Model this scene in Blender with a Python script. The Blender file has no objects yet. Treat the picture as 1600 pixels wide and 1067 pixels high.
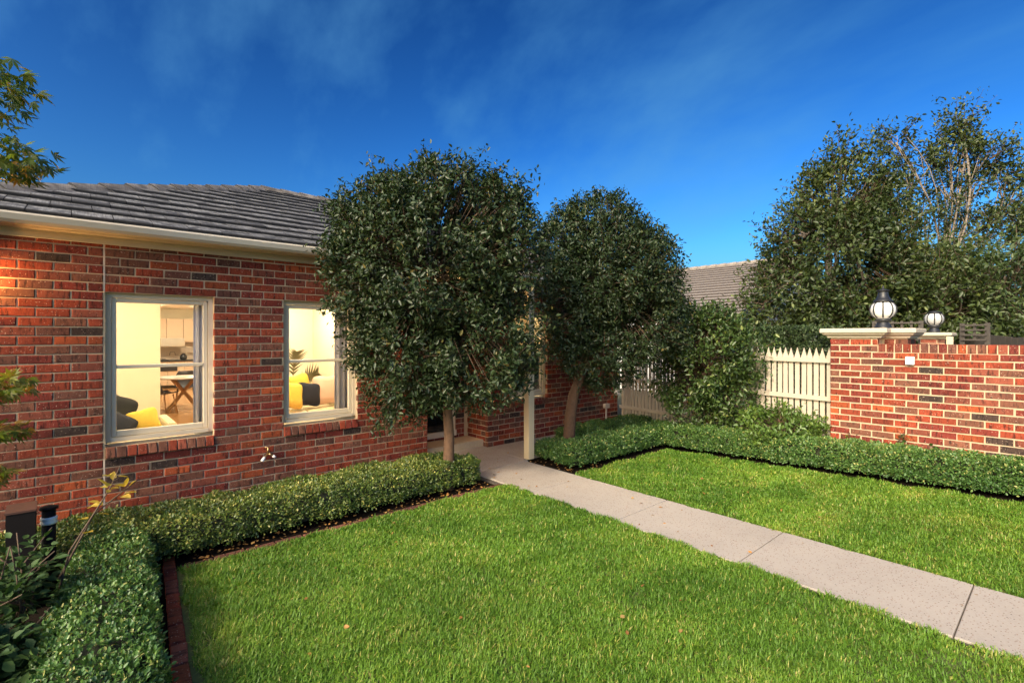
import bpy, bmesh, math, random
import numpy as np
from mathutils import Vector, Matrix
R = math.radians
random.seed(7)
rng = np.random.default_rng(11)
scn = bpy.context.scene
COL = scn.collection

# ------------------------------------------------------------------ camera
EYE = 1.80
cam_d = bpy.data.cameras.new('camera'); cam = bpy.data.objects.new('camera', cam_d); COL.objects.link(cam)
cam_d.sensor_width = 36.0; cam_d.lens = 36.0 * 774 / 1600
cam_d.shift_y = -0.0047
cam_d.clip_start = 0.05; cam_d.clip_end = 3000
cam.location = (0, 0, EYE)
YAW = math.atan2(0.6626, 0.7490)
cam.rotation_euler = (R(90), 0, -YAW)
scn.camera = cam
FWD = Vector((0.6626, 0.7490, 0)); RGT = Vector((0.7490, -0.6626, 0))
def proj(p):
    f = p[0]*FWD.x + p[1]*FWD.y; r = p[0]*RGT.x + p[1]*RGT.y
    if f < .05: return None
    return 800 + 774*r/f, 526 - 774*(p[2]-EYE)/f, f

# ------------------------------------------------------------------ light
SUN_EL = R(36); SUN_DX, SUN_DY = -1.0, -0.26        # horizontal direction towards the sun
world = bpy.data.worlds.new('World'); scn.world = world; world.use_nodes = True
wn, wl = world.node_tree.nodes, world.node_tree.links
wn.clear()
w_out = wn.new('ShaderNodeOutputWorld'); w_bg = wn.new('ShaderNodeBackground')
sky = wn.new('ShaderNodeTexSky'); sky.sky_type = 'NISHITA'; sky.sun_disc = False
sky.sun_elevation = SUN_EL; sky.sun_rotation = math.atan2(SUN_DX, SUN_DY)
sky.air_density = 1.0; sky.dust_density = 4.0; sky.ozone_density = 3.0
w_bg.inputs['Strength'].default_value = 0.15
# thin streaks of high cirrus over the whole sky
tc = wn.new('ShaderNodeTexCoord'); mp = wn.new('ShaderNodeMapping')
mp.inputs['Rotation'].default_value = (R(12), 0, R(8)); mp.inputs['Scale'].default_value = (5.5, .55, 4.5)
ns = wn.new('ShaderNodeTexNoise'); ns.inputs['Scale'].default_value = 1.1; ns.inputs['Detail'].default_value = 6; ns.inputs['Roughness'].default_value = .55
cr = wn.new('ShaderNodeValToRGB'); cr.color_ramp.elements[0].position = .46; cr.color_ramp.elements[1].position = .95
cr.color_ramp.elements[1].color = (.72, .72, .72, 1)
mixw = wn.new('ShaderNodeMix'); mixw.data_type = 'RGBA'; mixw.blend_type = 'MIX'
wl.new(tc.outputs['Generated'], mp.inputs['Vector']); wl.new(mp.outputs['Vector'], ns.inputs['Vector'])
wl.new(ns.outputs['Fac'], cr.inputs['Fac']); wl.new(cr.outputs['Color'], mixw.inputs['Factor'])
wl.new(sky.outputs['Color'], mixw.inputs['A']); mixw.inputs['B'].default_value = (2.2, 2.9, 3.6, 1)
hs = wn.new('ShaderNodeHueSaturation'); hs.inputs['Saturation'].default_value = 1.18; hs.inputs['Hue'].default_value = .484
lim = wn.new('ShaderNodeVectorMath'); lim.operation = 'MINIMUM'; lim.inputs[1].default_value = (9.9, 9.2, 8.0)
gm = wn.new('ShaderNodeGamma'); gm.inputs['Gamma'].default_value = 2.35
sc_ = wn.new('ShaderNodeVectorMath'); sc_.operation = 'SCALE'; sc_.inputs['Scale'].default_value = .084
wl.new(mixw.outputs['Result'], hs.inputs['Color']); wl.new(hs.outputs['Color'], lim.inputs[0]); wl.new(lim.outputs[0], gm.inputs['Color']); wl.new(gm.outputs['Color'], sc_.inputs[0])
wl.new(sc_.outputs[0], w_bg.inputs['Color']); wl.new(w_bg.outputs['Background'], w_out.inputs['Surface'])
sun_d = bpy.data.lights.new('sun', 'SUN'); sun_d.energy = 1.6; sun_d.angle = R(8.0); sun_d.color = (1.0, .85, .66)
sun = bpy.data.objects.new('sun', sun_d); COL.objects.link(sun)
hl = math.hypot(SUN_DX, SUN_DY)
to_sun = Vector((SUN_DX/hl*math.cos(SUN_EL), SUN_DY/hl*math.cos(SUN_EL), math.sin(SUN_EL)))
sun.rotation_euler = to_sun.to_track_quat('Z', 'Y').to_euler(); sun.location = (-10, -3, 12)
scn.view_settings.view_transform = 'Standard'; scn.view_settings.look = 'None'
scn.view_settings.exposure = 1.5; scn.view_settings.gamma = 1.0
scn.view_settings.use_curve_mapping = False
scn.cycles.use_denoising = True
scn.cycles.max_bounces = 8; scn.cycles.transparent_max_bounces = 12

# ------------------------------------------------------------------ materials
MATS = {}
def new_mat(name):
    m = bpy.data.materials.new(name); m.use_nodes = True
    n, l = m.node_tree.nodes, m.node_tree.links
    b = n['Principled BSDF']
    MATS[name] = m
    return m, n, l, b
def ramp(n, stops):
    c = n.new('ShaderNodeValToRGB'); e = c.color_ramp.elements
    while len(e) < len(stops): e.new(.5)
    for i, (p, col) in enumerate(stops):
        e[i].position = p; e[i].color = (*col, 1) if len(col) == 3 else col
    return c
def vec(n, l, mode='POS', scale=(1, 1, 1), rnd=False):
    if mode == 'POS':
        g = n.new('ShaderNodeNewGeometry'); o = g.outputs['Position']
    else:
        g = n.new('ShaderNodeTexCoord'); o = g.outputs['Object']
    m = n.new('ShaderNodeMapping'); m.inputs['Scale'].default_value = scale
    l.new(o, m.inputs['Vector'])
    if rnd:
        oi = n.new('ShaderNodeObjectInfo'); mu = n.new('ShaderNodeMath'); mu.operation = 'MULTIPLY'; mu.inputs[1].default_value = 37.0
        cx = n.new('ShaderNodeCombineXYZ')
        l.new(oi.outputs['Random'], mu.inputs[0])
        for k in 'XYZ': l.new(mu.outputs[0], cx.inputs[k])
        l.new(cx.outputs[0], m.inputs['Location'])
    return m.outputs[0]
def noise(n, l, v, scale, detail=3, rough=.55):
    t = n.new('ShaderNodeTexNoise'); t.inputs['Scale'].default_value = scale; t.inputs['Detail'].default_value = detail
    t.inputs['Roughness'].default_value = rough; l.new(v, t.inputs['Vector']); return t.outputs['Fac']
def mixc(n, l, a, b, fac, mode='MIX'):
    m = n.new('ShaderNodeMix'); m.data_type = 'RGBA'; m.blend_type = mode
    for sock, val in (('A', a), ('B', b)):
        if isinstance(val, tuple): m.inputs[sock].default_value = (*val, 1)
        else: l.new(val, m.inputs[sock])
    if isinstance(fac, (int, float)): m.inputs['Factor'].default_value = fac
    else: l.new(fac, m.inputs['Factor'])
    return m.outputs['Result']
def bump(n, l, b, h, strength=.3, dist=.01):
    bp = n.new('ShaderNodeBump'); bp.inputs['Strength'].default_value = strength; bp.inputs['Distance'].default_value = dist
    l.new(h, bp.inputs['Height']); l.new(bp.outputs['Normal'], b.inputs['Normal'])
def plain(name, col, rough=.6, metal=0.0, var=.12, nscale=6, bmp=0.0, bscale=60, spec=None):
    m, n, l, b = new_mat(name)
    v = vec(n, l)
    f = noise(n, l, v, nscale, 4)
    c = mixc(n, l, tuple(x*(1-var) for x in col), tuple(min(1, x*(1+var)) for x in col), f)
    l.new(c, b.inputs['Base Color']); b.inputs['Roughness'].default_value = rough; b.inputs['Metallic'].default_value = metal
    if spec is not None: b.inputs['Specular IOR Level'].default_value = spec
    if bmp: bump(n, l, b, noise(n, l, v, bscale, 3), bmp, .004)
    return m
BRICK_COLS = {'brick_red': (.40, .085, .042), 'brick_orange': (.50, .125, .045), 'brick_deep': (.29, .058, .042), 'brick_brown': (.27, .125, .085),
              'brick_mauve': (.23, .105, .078), 'brick_char': (.085, .062, .054), 'brick_rose': (.36, .115, .075)}
for nm, c in BRICK_COLS.items():
    c = (c[0]*.75, c[1]*.65, c[2]*.59)
    m, n, l, b = new_mat(nm)
    v = vec(n, l, 'OBJ', (1, 1, 1), True); vs = vec(n, l, 'OBJ', (42, 42, 9), True)
    big = noise(n, l, v, 9, 4); st = noise(n, l, vs, 1.0, 4, .65); sp = noise(n, l, v, 95, 2)
    oi = n.new('ShaderNodeObjectInfo')
    vr = ramp(n, [(0, (.74, .74, .76)), (1, (1.22, 1.18, 1.14))]); l.new(oi.outputs['Random'], vr.inputs['Fac'])
    c1 = mixc(n, l, tuple(x*.52 for x in c), tuple(min(1, x*1.15) for x in c), big)
    wr = ramp(n, [(.3, (.78, .76, .76)), (.7, (1.16, 1.12, 1.08))]); l.new(noise(n, l, vec(n, l), 1.7, 4, .6), wr.inputs['Fac'])
    c1 = mixc(n, l, c1, vr.outputs['Color'], 1.0, 'MULTIPLY'); c1 = mixc(n, l, c1, wr.outputs['Color'], 1.0, 'MULTIPLY')
    dk = ramp(n, [(.36, (1, 1, 1)), (.48, (0, 0, 0))]); l.new(st, dk.inputs['Fac'])
    c2 = mixc(n, l, c1, tuple(x*.28 for x in c), dk.outputs['Color'])
    lt = ramp(n, [(.66, (0, 0, 0)), (.72, (1, 1, 1))]); l.new(sp, lt.inputs['Fac'])
    c3 = mixc(n, l, c2, (.60, .45, .34), lt.outputs['Color'])
    l.new(c3, b.inputs['Base Color']); b.inputs['Roughness'].default_value = .82; b.inputs['Specular IOR Level'].default_value = .3
    ad = n.new('ShaderNodeMath'); ad.operation = 'ADD'; l.new(st, ad.inputs[0]); l.new(sp, ad.inputs[1])
    bump(n, l, b, ad.outputs[0], .55, .006)
m, n, l, b = new_mat('mortar'); v = vec(n, l)
l.new(mixc(n, l, (.42, .32, .20), (.57, .44, .29), noise(n, l, v, 30, 5)), b.inputs['Base Color']); b.inputs['Roughness'].default_value = .95
bump(n, l, b, noise(n, l, v, 220, 3), .5, .004)
# roof tile faces: weathered grey, streaked down the slope; noses near black, the shade under each course put into colour
def tile_mat(name, a, bb):
    m, n, l, b = new_mat(name)
    v = vec(n, l, 'OBJ', (85, 3, 3), True); v2 = vec(n, l, 'OBJ', (1, 1, 1), True)
    s = noise(n, l, v, 1, 4, .7); g = noise(n, l, v2, 7, 4); sp = noise(n, l, v2, 160, 2)
    r_ = ramp(n, [(.28, a), (.72, bb)]); l.new(s, r_.inputs['Fac'])
    oi = n.new('ShaderNodeObjectInfo'); vr = ramp(n, [(0, (.70, .70, .70)), (1, (1.25, 1.25, 1.25))]); l.new(oi.outputs['Random'], vr.inputs['Fac'])
    c = mixc(n, l, r_.outputs['Color'], vr.outputs['Color'], 1, 'MULTIPLY')
    gr = ramp(n, [(.42, (0, 0, 0)), (.62, (1, 1, 1))]); l.new(g, gr.inputs['Fac'])
    c = mixc(n, l, c, tuple(x*.55 for x in a), gr.outputs['Color'])
    l.new(c, b.inputs['Base Color']); b.inputs['Roughness'].default_value = .8
    bump(n, l, b, sp, .5, .004)
tile_mat('tile_face', (.050, .050, .052), (.26, .26, .255))
plain('tile_nose', (.030, .030, .032), .85, var=.3, nscale=20)
tile_mat('ridge_face', (.13, .115, .10), (.24, .215, .19))
plain('neighbour_tile', (.25, .22, .192), .85, var=.35, nscale=14)
plain('neighbour_nose', (.06, .048, .042), .9, var=.2)
plain('upper_roof', (.33, .37, .39), .6, var=.1)
plain('gutter_paint', (.56, .50, .40), .38, var=.05)
plain('fascia_paint', (.52, .46, .36), .55, var=.08, bmp=.1)
plain('frame_paint', (.68, .58, .42), .42, var=.05)
plain('seal_strip', (.60, .50, .40), .8)
plain('post_paint', (.66, .53, .33), .55, var=.06)
plain('cap_stone', (.52, .45, .335), .75, var=.12, nscale=14, bmp=.15)
plain('fence_paint', (.50, .44, .345), .6, var=.10, nscale=9, bmp=.08)
plain('grey_timber', (.075, .065, .055), .9, var=.35, nscale=12, bmp=.3)
plain('joint_grit', (.085, .070, .055), .95, var=.5, nscale=30)
plain('soil', (.012, .0085, .006), .95, var=.6, nscale=40, bmp=.9, bscale=90, spec=.05)
plain('ground_earth', (.055, .060, .028), .95, var=.4, nscale=3)
plain('bark', (.105, .057, .031), .9, var=.45, nscale=24, bmp=.6, bscale=55)
plain('bark_grey', (.23, .19, .15), .9, var=.35, nscale=18, bmp=.4)
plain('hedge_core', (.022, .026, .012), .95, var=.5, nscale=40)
plain('twig', (.10, .065, .04), .9, var=.3)
plain('black_metal', (.018, .019, .021), .42, var=.3, nscale=30, spec=.5)
plain('bollard_black', (.008, .006, .0055), .7, var=.3, spec=.2)
plain('rust_top', (.08, .035, .022), .6, var=.2)
plain('white_plastic', (.78, .78, .76), .45, var=.05)
plain('brass', (.50, .33, .16), .35, .9)
plain('chrome', (.75, .75, .75), .2, .9)
plain('pipe_grey', (.42, .40, .37), .6)
plain('plaster', (.78, .71, .54), .9, var=.03)
plain('plaster_back', (.74, .68, .50), .9, var=.03)
plain('ceiling_paint', (.80, .77, .68), .9, var=.02)
plain('sofa_fabric', (.66, .56, .36), .95, var=.08, bmp=.2, bscale=300)
plain('sofa_dark', (.42, .26, .12), .9)
plain('navy_cloth', (.013, .014, .026), .95, var=.35, nscale=120)
plain('charcoal_cloth', (.010, .011, .013), .95, var=.4, nscale=120)
plain('yellow_cloth', (.74, .50, .07), .9, var=.12, nscale=20, bmp=.2)
plain('blush_cloth', (.70, .46, .35), .9, var=.1, bmp=.2)
plain('white_cloth', (.78, .75, .70), .9)
plain('curtain_cloth', (.66, .65, .72), .9, var=.06)
plain('chair_shell', (.055, .050, .055), .5)
plain('table_wood', (.42, .23, .10), .45, var=.2, nscale=30)
plain('cabinet_cream', (.66, .50, .36), .5, var=.04)
plain('bench_dark', (.03, .03, .034), .3)
plain('splash_tile', (.58, .48, .40), .4, var=.05)
plain('steel', (.55, .52, .48), .3, .8)
plain('door_black', (.02, .02, .022), .35)
m, n, l, b = new_mat('floorboards'); v = vec(n, l, 'POS', (1.2, 11, 1))
l.new(mixc(n, l, (.40, .19, .07), (.62, .34, .14), noise(n, l, v, 2, 4)), b.inputs['Base Color']); b.inputs['Roughness'].default_value = .16
m, n, l, b = new_mat('palm_leaf'); b.inputs['Base Color'].default_value = (.10, .085, .035, 1); b.inputs['Roughness'].default_value = .6
m, n, l, b = new_mat('lamp_glass'); b.inputs['Base Color'].default_value = (.80, .79, .74, 1); b.inputs['Roughness'].default_value = .12
b.inputs['Subsurface Weight'].default_value = .3; b.inputs['Subsurface Radius'].default_value = (.05, .05, .05); b.inputs['Coat Weight'].default_value = .5
m, n, l, b = new_mat('ceiling_lamp'); b.inputs['Emission Color'].default_value = (1, .85, .60, 1); b.inputs['Emission Strength'].default_value = 62
m, n, l, b = new_mat('porch_lamp'); b.inputs['Emission Color'].default_value = (1, .62, .26, 1); b.inputs['Emission Strength'].default_value = 22
m, n, l, b = new_mat('lantern_glow'); b.inputs['Emission Color'].default_value = (1, .50, .15, 1); b.inputs['Emission Strength'].default_value = 190
# window glass: thin pane, clear with a real fresnel reflection
m, n, l, b = new_mat('pane_glass'); n.remove(b)
gl = n.new('ShaderNodeBsdfGlossy'); gl.inputs['Roughness'].default_value = .01; tr = n.new('ShaderNodeBsdfTransparent'); tr.inputs['Color'].default_value = (.96, .97, .96, 1)
fr = n.new('ShaderNodeFresnel'); fr.inputs['IOR'].default_value = 1.5; ms = n.new('ShaderNodeMixShader')
l.new(fr.outputs[0], ms.inputs[0]); l.new(tr.outputs[0], ms.inputs[1]); l.new(gl.outputs[0], ms.inputs[2])
l.new(ms.outputs[0], n['Material Output'].inputs['Surface'])
m, n, l, b = new_mat('dark_glass'); b.inputs['Base Color'].default_value = (.01, .011, .012, 1); b.inputs['Roughness'].default_value = .03
# exposed-aggregate concrete
m, n, l, b = new_mat('concrete_path'); v = vec(n, l)
c = mixc(n, l, (.315, .27, .22), (.41, .355, .29), noise(n, l, v, 2.2, 5))
st_ = noise(n, l, v, .9, 5, .7); sr = ramp(n, [(.45, (1, 1, 1)), (.70, (.74, .72, .70))]); l.new(st_, sr.inputs['Fac']); c = mixc(n, l, c, sr.outputs['Color'], 1, 'MULTIPLY')
c = mixc(n, l, c, (.42, .375, .325), noise(n, l, v, 70, 3))
vo = n.new('ShaderNodeTexVoronoi'); vo.inputs['Scale'].default_value = 62; l.new(v, vo.inputs['Vector'])
d1 = ramp(n, [(.20, (1, 1, 1)), (.30, (0, 0, 0))]); l.new(vo.outputs['Distance'], d1.inputs['Fac'])
d2 = n.new('ShaderNodeMath'); d2.operation = 'GREATER_THAN'; d2.inputs[1].default_value = .50
sx = n.new('ShaderNodeSeparateColor'); l.new(vo.outputs['Color'], sx.inputs[0]); l.new(sx.outputs[0], d2.inputs[0])
mm = n.new('ShaderNodeMath'); mm.operation = 'MULTIPLY'; l.new(d1.outputs['Color'], mm.inputs[0]); l.new(d2.outputs[0], mm.inputs[1])
pc = ramp(n, [(0, (.13, .085, .06)), (.5, (.24, .12, .075)), (1, (.07, .06, .055))]); l.new(sx.outputs[1], pc.inputs['Fac'])
c = mixc(n, l, c, pc.outputs['Color'], mm.outputs[0])
l.new(c, b.inputs['Base Color']); b.inputs['Roughness'].default_value = .85
bump(n, l, b, noise(n, l, v, 160, 3), .4, .003)

def leaf_mat(name, stops, rough=.42, trans=.22, clump=2.0, spec=.5):
    m, n, l, b = new_mat(name)
    at = n.new('ShaderNodeAttribute'); at.attribute_name = 'tint'
    r_ = ramp(n, stops); l.new(at.outputs['Fac'], r_.inputs['Fac'])
    v = vec(n, l); f = noise(n, l, v, clump, 3)
    cr_ = ramp(n, [(.3, (.72, .78, .70)), (.7, (1.22, 1.15, 1.1))]); l.new(f, cr_.inputs['Fac'])
    c = mixc(n, l, r_.outputs['Color'], cr_.outputs['Color'], 1, 'MULTIPLY')
    l.new(c, b.inputs['Base Color']); b.inputs['Roughness'].default_value = rough; b.inputs['Specular IOR Level'].default_value = spec
    t = n.new('ShaderNodeBsdfTranslucent'); br = mixc(n, l, c, (1.4, 1.5, .7), 1, 'MULTIPLY'); l.new(br, t.inputs['Color'])
    ms = n.new('ShaderNodeMixShader'); ms.inputs[0].default_value = trans
    l.new(b.outputs[0], ms.inputs[1]); l.new(t.outputs[0], ms.inputs[2]); l.new(ms.outputs[0], n['Material Output'].inputs['Surface'])
    return m
leaf_mat('leaf_ficus', [(0, (.016, .030, .012)), (.6, (.036, .062, .022)), (.92, (.075, .095, .035)), (1, (.16, .12, .03))], .42, .15, 2.0, .4)
leaf_mat('leaf_shrub', [(0, (.026, .054, .015)), (.6, (.066, .116, .027)), (1, (.19, .23, .05))], .38, .22)
leaf_mat('leaf_bright', [(0, (.06, .12, .022)), (.6, (.11, .19, .035)), (1, (.22, .28, .06))], .4, .25)
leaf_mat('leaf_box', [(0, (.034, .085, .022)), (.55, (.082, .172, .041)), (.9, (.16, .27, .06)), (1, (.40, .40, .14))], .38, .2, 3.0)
leaf_mat('leaf_box_sun', [(0, (.032, .066, .016)), (.45, (.085, .140, .028)), (.8, (.21, .25, .05)), (1, (.44, .40, .12))], .4, .22, 3.0)  # warmer copy of leaf_box, sunlight put into the leaf colour
leaf_mat('leaf_maple', [(0, (.045, .085, .018)), (.6, (.10, .15, .028)), (.9, (.21, .20, .035)), (1, (.32, .17, .03))], .5, .35)
leaf_mat('leaf_gum', [(0, (.024, .042, .012)), (.6, (.062, .090, .022)), (1, (.16, .19, .05))], .45, .22, .6)
leaf_mat('leaf_gum_pale', [(0, (.035, .060, .018)), (.6, (.078, .112, .032)), (1, (.17, .20, .06))], .45, .25, .6)
leaf_mat('leaf_cypress', [(0, (.018, .034, .012)), (1, (.045, .080, .022))], .6, .1)
leaf_mat('leaf_rose', [(0, (.026, .055, .018)), (.7, (.055, .105, .03)), (1, (.10, .15, .04))], .6, .2, 2.0, .25)
leaf_mat('leaf_yellow', [(0, (.40, .34, .06)), (.5, (.50, .33, .05)), (1, (.42, .40, .14))], .45, .35)
leaf_mat('leaf_dead', [(0, (.20, .09, .025)), (.6, (.36, .17, .04)), (1, (.45, .28, .10))], .7, .1)
leaf_mat('grass_blade', [(0, (.058, .130, .014)), (.45, (.125, .255, .026)), (.8, (.235, .335, .042)), (.93, (.40, .39, .08)), (1, (.50, .44, .19))], .5, .3, 1.3, .35)
M = MATS

# ------------------------------------------------------------------ geometry helpers
class MB:
    """Collects shapes into one mesh."""
    def __init__(s): s.v = []; s.f = []; s.m = []; s.sm = []
    def add(s, vs, fs, mi=0, smooth=False):
        k = len(s.v); s.v += [tuple(p) for p in vs]
        for f in fs: s.f.append([i+k for i in f]); s.m.append(mi); s.sm.append(smooth)
        return s
    def box(s, a, b, mi=0, bev=0.0):
        (x0, y0, z0), (x1, y1, z1) = a, b
        if bev <= 0:
            vs = [(x0,y0,z0),(x1,y0,z0),(x1,y1,z0),(x0,y1,z0),(x0,y0,z1),(x1,y0,z1),(x1,y1,z1),(x0,y1,z1)]
            return s.add(vs, [(0,3,2,1),(4,5,6,7),(0,1,5,4),(1,2,6,5),(2,3,7,6),(3,0,4,7)], mi)
        bm = bmesh.new(); bmesh.ops.create_cube(bm, size=1)
        for v in bm.verts: v.co = Vector(((x0+x1)/2+v.co.x*(x1-x0), (y0+y1)/2+v.co.y*(y1-y0), (z0+z1)/2+v.co.z*(z1-z0)))
        bmesh.ops.bevel(bm, geom=bm.edges[:], offset=bev, segments=2, affect='EDGES', profile=.5)
        bm.verts.index_update(); s.add([v.co[:] for v in bm.verts], [[v.index for v in f.verts] for f in bm.faces], mi); bm.free(); return s
    def tube(s, pts, rad, n=8, mi=0, cap=True, smooth=True):
        pts = [Vector(p) for p in pts]; rad = rad if hasattr(rad, '__len__') else [rad]*len(pts)
        vs, fs = [], []
        prev = None
        for i, p in enumerate(pts):
            d = (pts[min(i+1, len(pts)-1)] - pts[max(i-1, 0)]).normalized()
            if prev is None:
                a = d.cross(Vector((0, 0, 1)) if abs(d.z) < .9 else Vector((1, 0, 0))).normalized()
            else: a = (prev - d*prev.dot(d)).normalized()
            prev = a; b = d.cross(a)
            for k in range(n):
                t = 2*math.pi*k/n; vs.append(p + (a*math.cos(t) + b*math.sin(t))*rad[i])
        for i in range(len(pts)-1):
            for k in range(n):
                k2 = (k+1) % n; fs.append((i*n+k, i*n+k2, (i+1)*n+k2, (i+1)*n+k))
        if cap: fs.append(tuple(range(n))[::-1]); fs.append(tuple((len(pts)-1)*n+k for k in range(n)))
        return s.add(vs, fs, mi, smooth)
    def lathe(s, prof, c=(0, 0, 0), n=20, mi=0, smooth=True, cap=True):
        vs, fs = [], []
        for r, z in prof:
            for k in range(n):
                t = 2*math.pi*k/n; vs.append((c[0]+r*math.cos(t), c[1]+r*math.sin(t), c[2]+z))
        for i in range(len(prof)-1):
            for k in range(n):
                k2 = (k+1) % n; fs.append((i*n+k, i*n+k2, (i+1)*n+k2, (i+1)*n+k))
        if cap: fs.append(tuple(range(n))[::-1]); fs.append(tuple((len(prof)-1)*n+k for k in range(n)))
        return s.add(vs, fs, mi, smooth)
    def prism(s, poly, axis, a, b, mi=0):
        """poly = 2D outline, extruded along axis from a to b."""
        n = len(poly)
        def P(u, w, t): return {'x': (t, u, w), 'y': (u, t, w), 'z': (u, w, t)}[axis]
        vs = [P(u, w, a) for u, w in poly] + [P(u, w, b) for u, w in poly]
        fs = [tuple(range(n))[::-1], tuple(range(n, 2*n))] + [(i, (i+1) % n, n+(i+1) % n, n+i) for i in range(n)]
        return s.add(vs, fs, mi)
    def superell(s, c, r, e=.5, n=16, k=10, mi=0, rot=None, pinch=0.0):
        vs, fs = [], []
        sg = lambda t, p: math.copysign(abs(t)**p, t)
        Mx = rot or Matrix.Identity(3)
        for i in range(k+1):
            th = -math.pi/2 + math.pi*i/k
            for j in range(n):
                ph = 2*math.pi*j/n
                x = sg(math.cos(th), e)*sg(math.cos(ph), e); y = sg(math.cos(th), e)*sg(math.sin(ph), e); z = sg(math.sin(th), e)
                if pinch: 
                    q = 1 - pinch*(1-abs(x)*abs(z)) * 0.5; x *= q; z *= q; y *= (1-.75*max(abs(x), abs(z))**3)
                p = Mx @ Vector((x*r[0], y*r[1], z*r[2])); vs.append((c[0]+p.x, c[1]+p.y, c[2]+p.z))
        for i in range(k):
            for j in range(n): fs.append((i*n+j, i*n+(j+1) % n, (i+1)*n+(j+1) % n, (i+1)*n+j))
        return s.add(vs, fs, mi, True)
    def mesh(s, name, mats):
        me = bpy.data.meshes.new(name); me.from_pydata(s.v, [], s.f)
        for m in (mats if isinstance(mats, (list, tuple)) else [mats]): me.materials.append(m)
        me.polygons.foreach_set('material_index', s.m); me.polygons.foreach_set('use_smooth', s.sm)
        bm = bmesh.new(); bm.from_mesh(me); bmesh.ops.recalc_face_normals(bm, faces=bm.faces[:]); bm.to_mesh(me); bm.free()
        return me
    def build(s, name, mats, parent=None):
        return link(name, s.mesh(name, mats), parent)
def link(name, me, parent=None, loc=None):
    o = bpy.data.objects.new(name, me); COL.objects.link(o)
    if parent is not None:
        o.parent = parent
        if parent.parent is not None: base = parent.location + parent.parent.location
        else: base = parent.location
        o.location = (Vector(loc) if loc is not None else Vector((0, 0, 0))) - base
    elif loc is not None: o.location = loc
    return o
def tag(o, label=None, cat=None, group=None, kind=None):
    if label: o['label'] = label
    if cat: o['category'] = cat
    if group: o['group'] = group
    if kind: o['kind'] = kind
    return o
def thing(name, label, cat, loc=(0, 0, 0), group=None):
    e = bpy.data.objects.new(name, None); COL.objects.link(e); e.location = loc; e.empty_display_size = .1
    return tag(e, label, cat, group)
def part(name, mb, mats, parent):
    """mesh given in world coordinates, parented without moving it"""
    return link(name, mb.mesh(name, mats), parent)

# vectorised value noise
def hash3(i, j, k):
    x = (i*73856093) ^ (j*19349663) ^ (k*83492791); x = (x ^ (x >> 13))*1274126177 & 0x7fffffff
    return ((x ^ (x >> 16)) & 0xffff)/65535.0
def vnoise(P, s):
    Q = np.asarray(P)*s; I = np.floor(Q).astype(np.int64); F = Q-I; F = F*F*(3-2*F); out = 0
    for a in (0, 1):
        for b in (0, 1):
            for c in (0, 1):
                w = (F[:, 0] if a else 1-F[:, 0])*(F[:, 1] if b else 1-F[:, 1])*(F[:, 2] if c else 1-F[:, 2])
                out = out + w*hash3(I[:, 0]+a, I[:, 1]+b, I[:, 2]+c)
    return out
def unit(A): return A/np.maximum(np.linalg.norm(A, axis=1, keepdims=True), 1e-9)
def poly_mesh(name, V, F, mat, tint=None):
    me = bpy.data.meshes.new(name); nv, nf = len(V), len(F); k = F.shape[1]
    me.vertices.add(nv); me.vertices.foreach_set('co', V.astype(np.float32).ravel())
    me.loops.add(nf*k); me.loops.foreach_set('vertex_index', F.astype(np.int32).ravel())
    me.polygons.add(nf); me.polygons.foreach_set('loop_start', (np.arange(nf)*k).astype(np.int32))
    me.polygons.foreach_set('loop_total', np.full(nf, k, np.int32)) if False else None
    me.update(calc_edges=True)
    if tint is not None:
        a = me.attributes.new('tint', 'FLOAT', 'FACE'); a.data.foreach_set('value', tint.astype(np.float32))
    me.materials.append(mat); me.validate(); return me
def leaf_mesh(name, P, D, N, L, W, mat, tint, fold=.18, droop=.12):
    """oval leaves, two quads each, folded along the midrib"""
    D = unit(D); S = unit(np.cross(D, N)); Nn = np.cross(S, D)
    L = L[:, None]; W = W[:, None]; n = len(P)
    b = P; r1 = P+D*L*.33+S*W*.5+Nn*W*fold; r2 = P+D*L*.68+S*W*.40+Nn*W*fold*.6-Nn*L*droop*.3
    t = P+D*L-Nn*L*droop; l1 = P+D*L*.33-S*W*.5+Nn*W*fold; l2 = P+D*L*.68-S*W*.40+Nn*W*fold*.6-Nn*L*droop*.3
    V = np.stack([b, r1, r2, t, l2, l1], 1).reshape(-1, 3)
    k = np.arange(n)[:, None]*6
    F = np.concatenate([k+np.array([[0, 1, 2, 3]]), k+np.array([[0, 3, 4, 5]])], 1).reshape(-1, 4)
    return poly_mesh(name, V, F, mat, np.repeat(tint, 2))
def rdir(n, up=0.0):
    d = unit(rng.normal(size=(n, 3))); d[:, 2] += up; return unit(d)
def tints(n, lo=0.0, hi=1.0, pale=.03):
    t = rng.beta(2.2, 2.6, n)*.88; t = lo+(hi-lo)*t
    k = rng.random(n) < pale; t[k] = rng.uniform(.92, 1, k.sum()); return t

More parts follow.
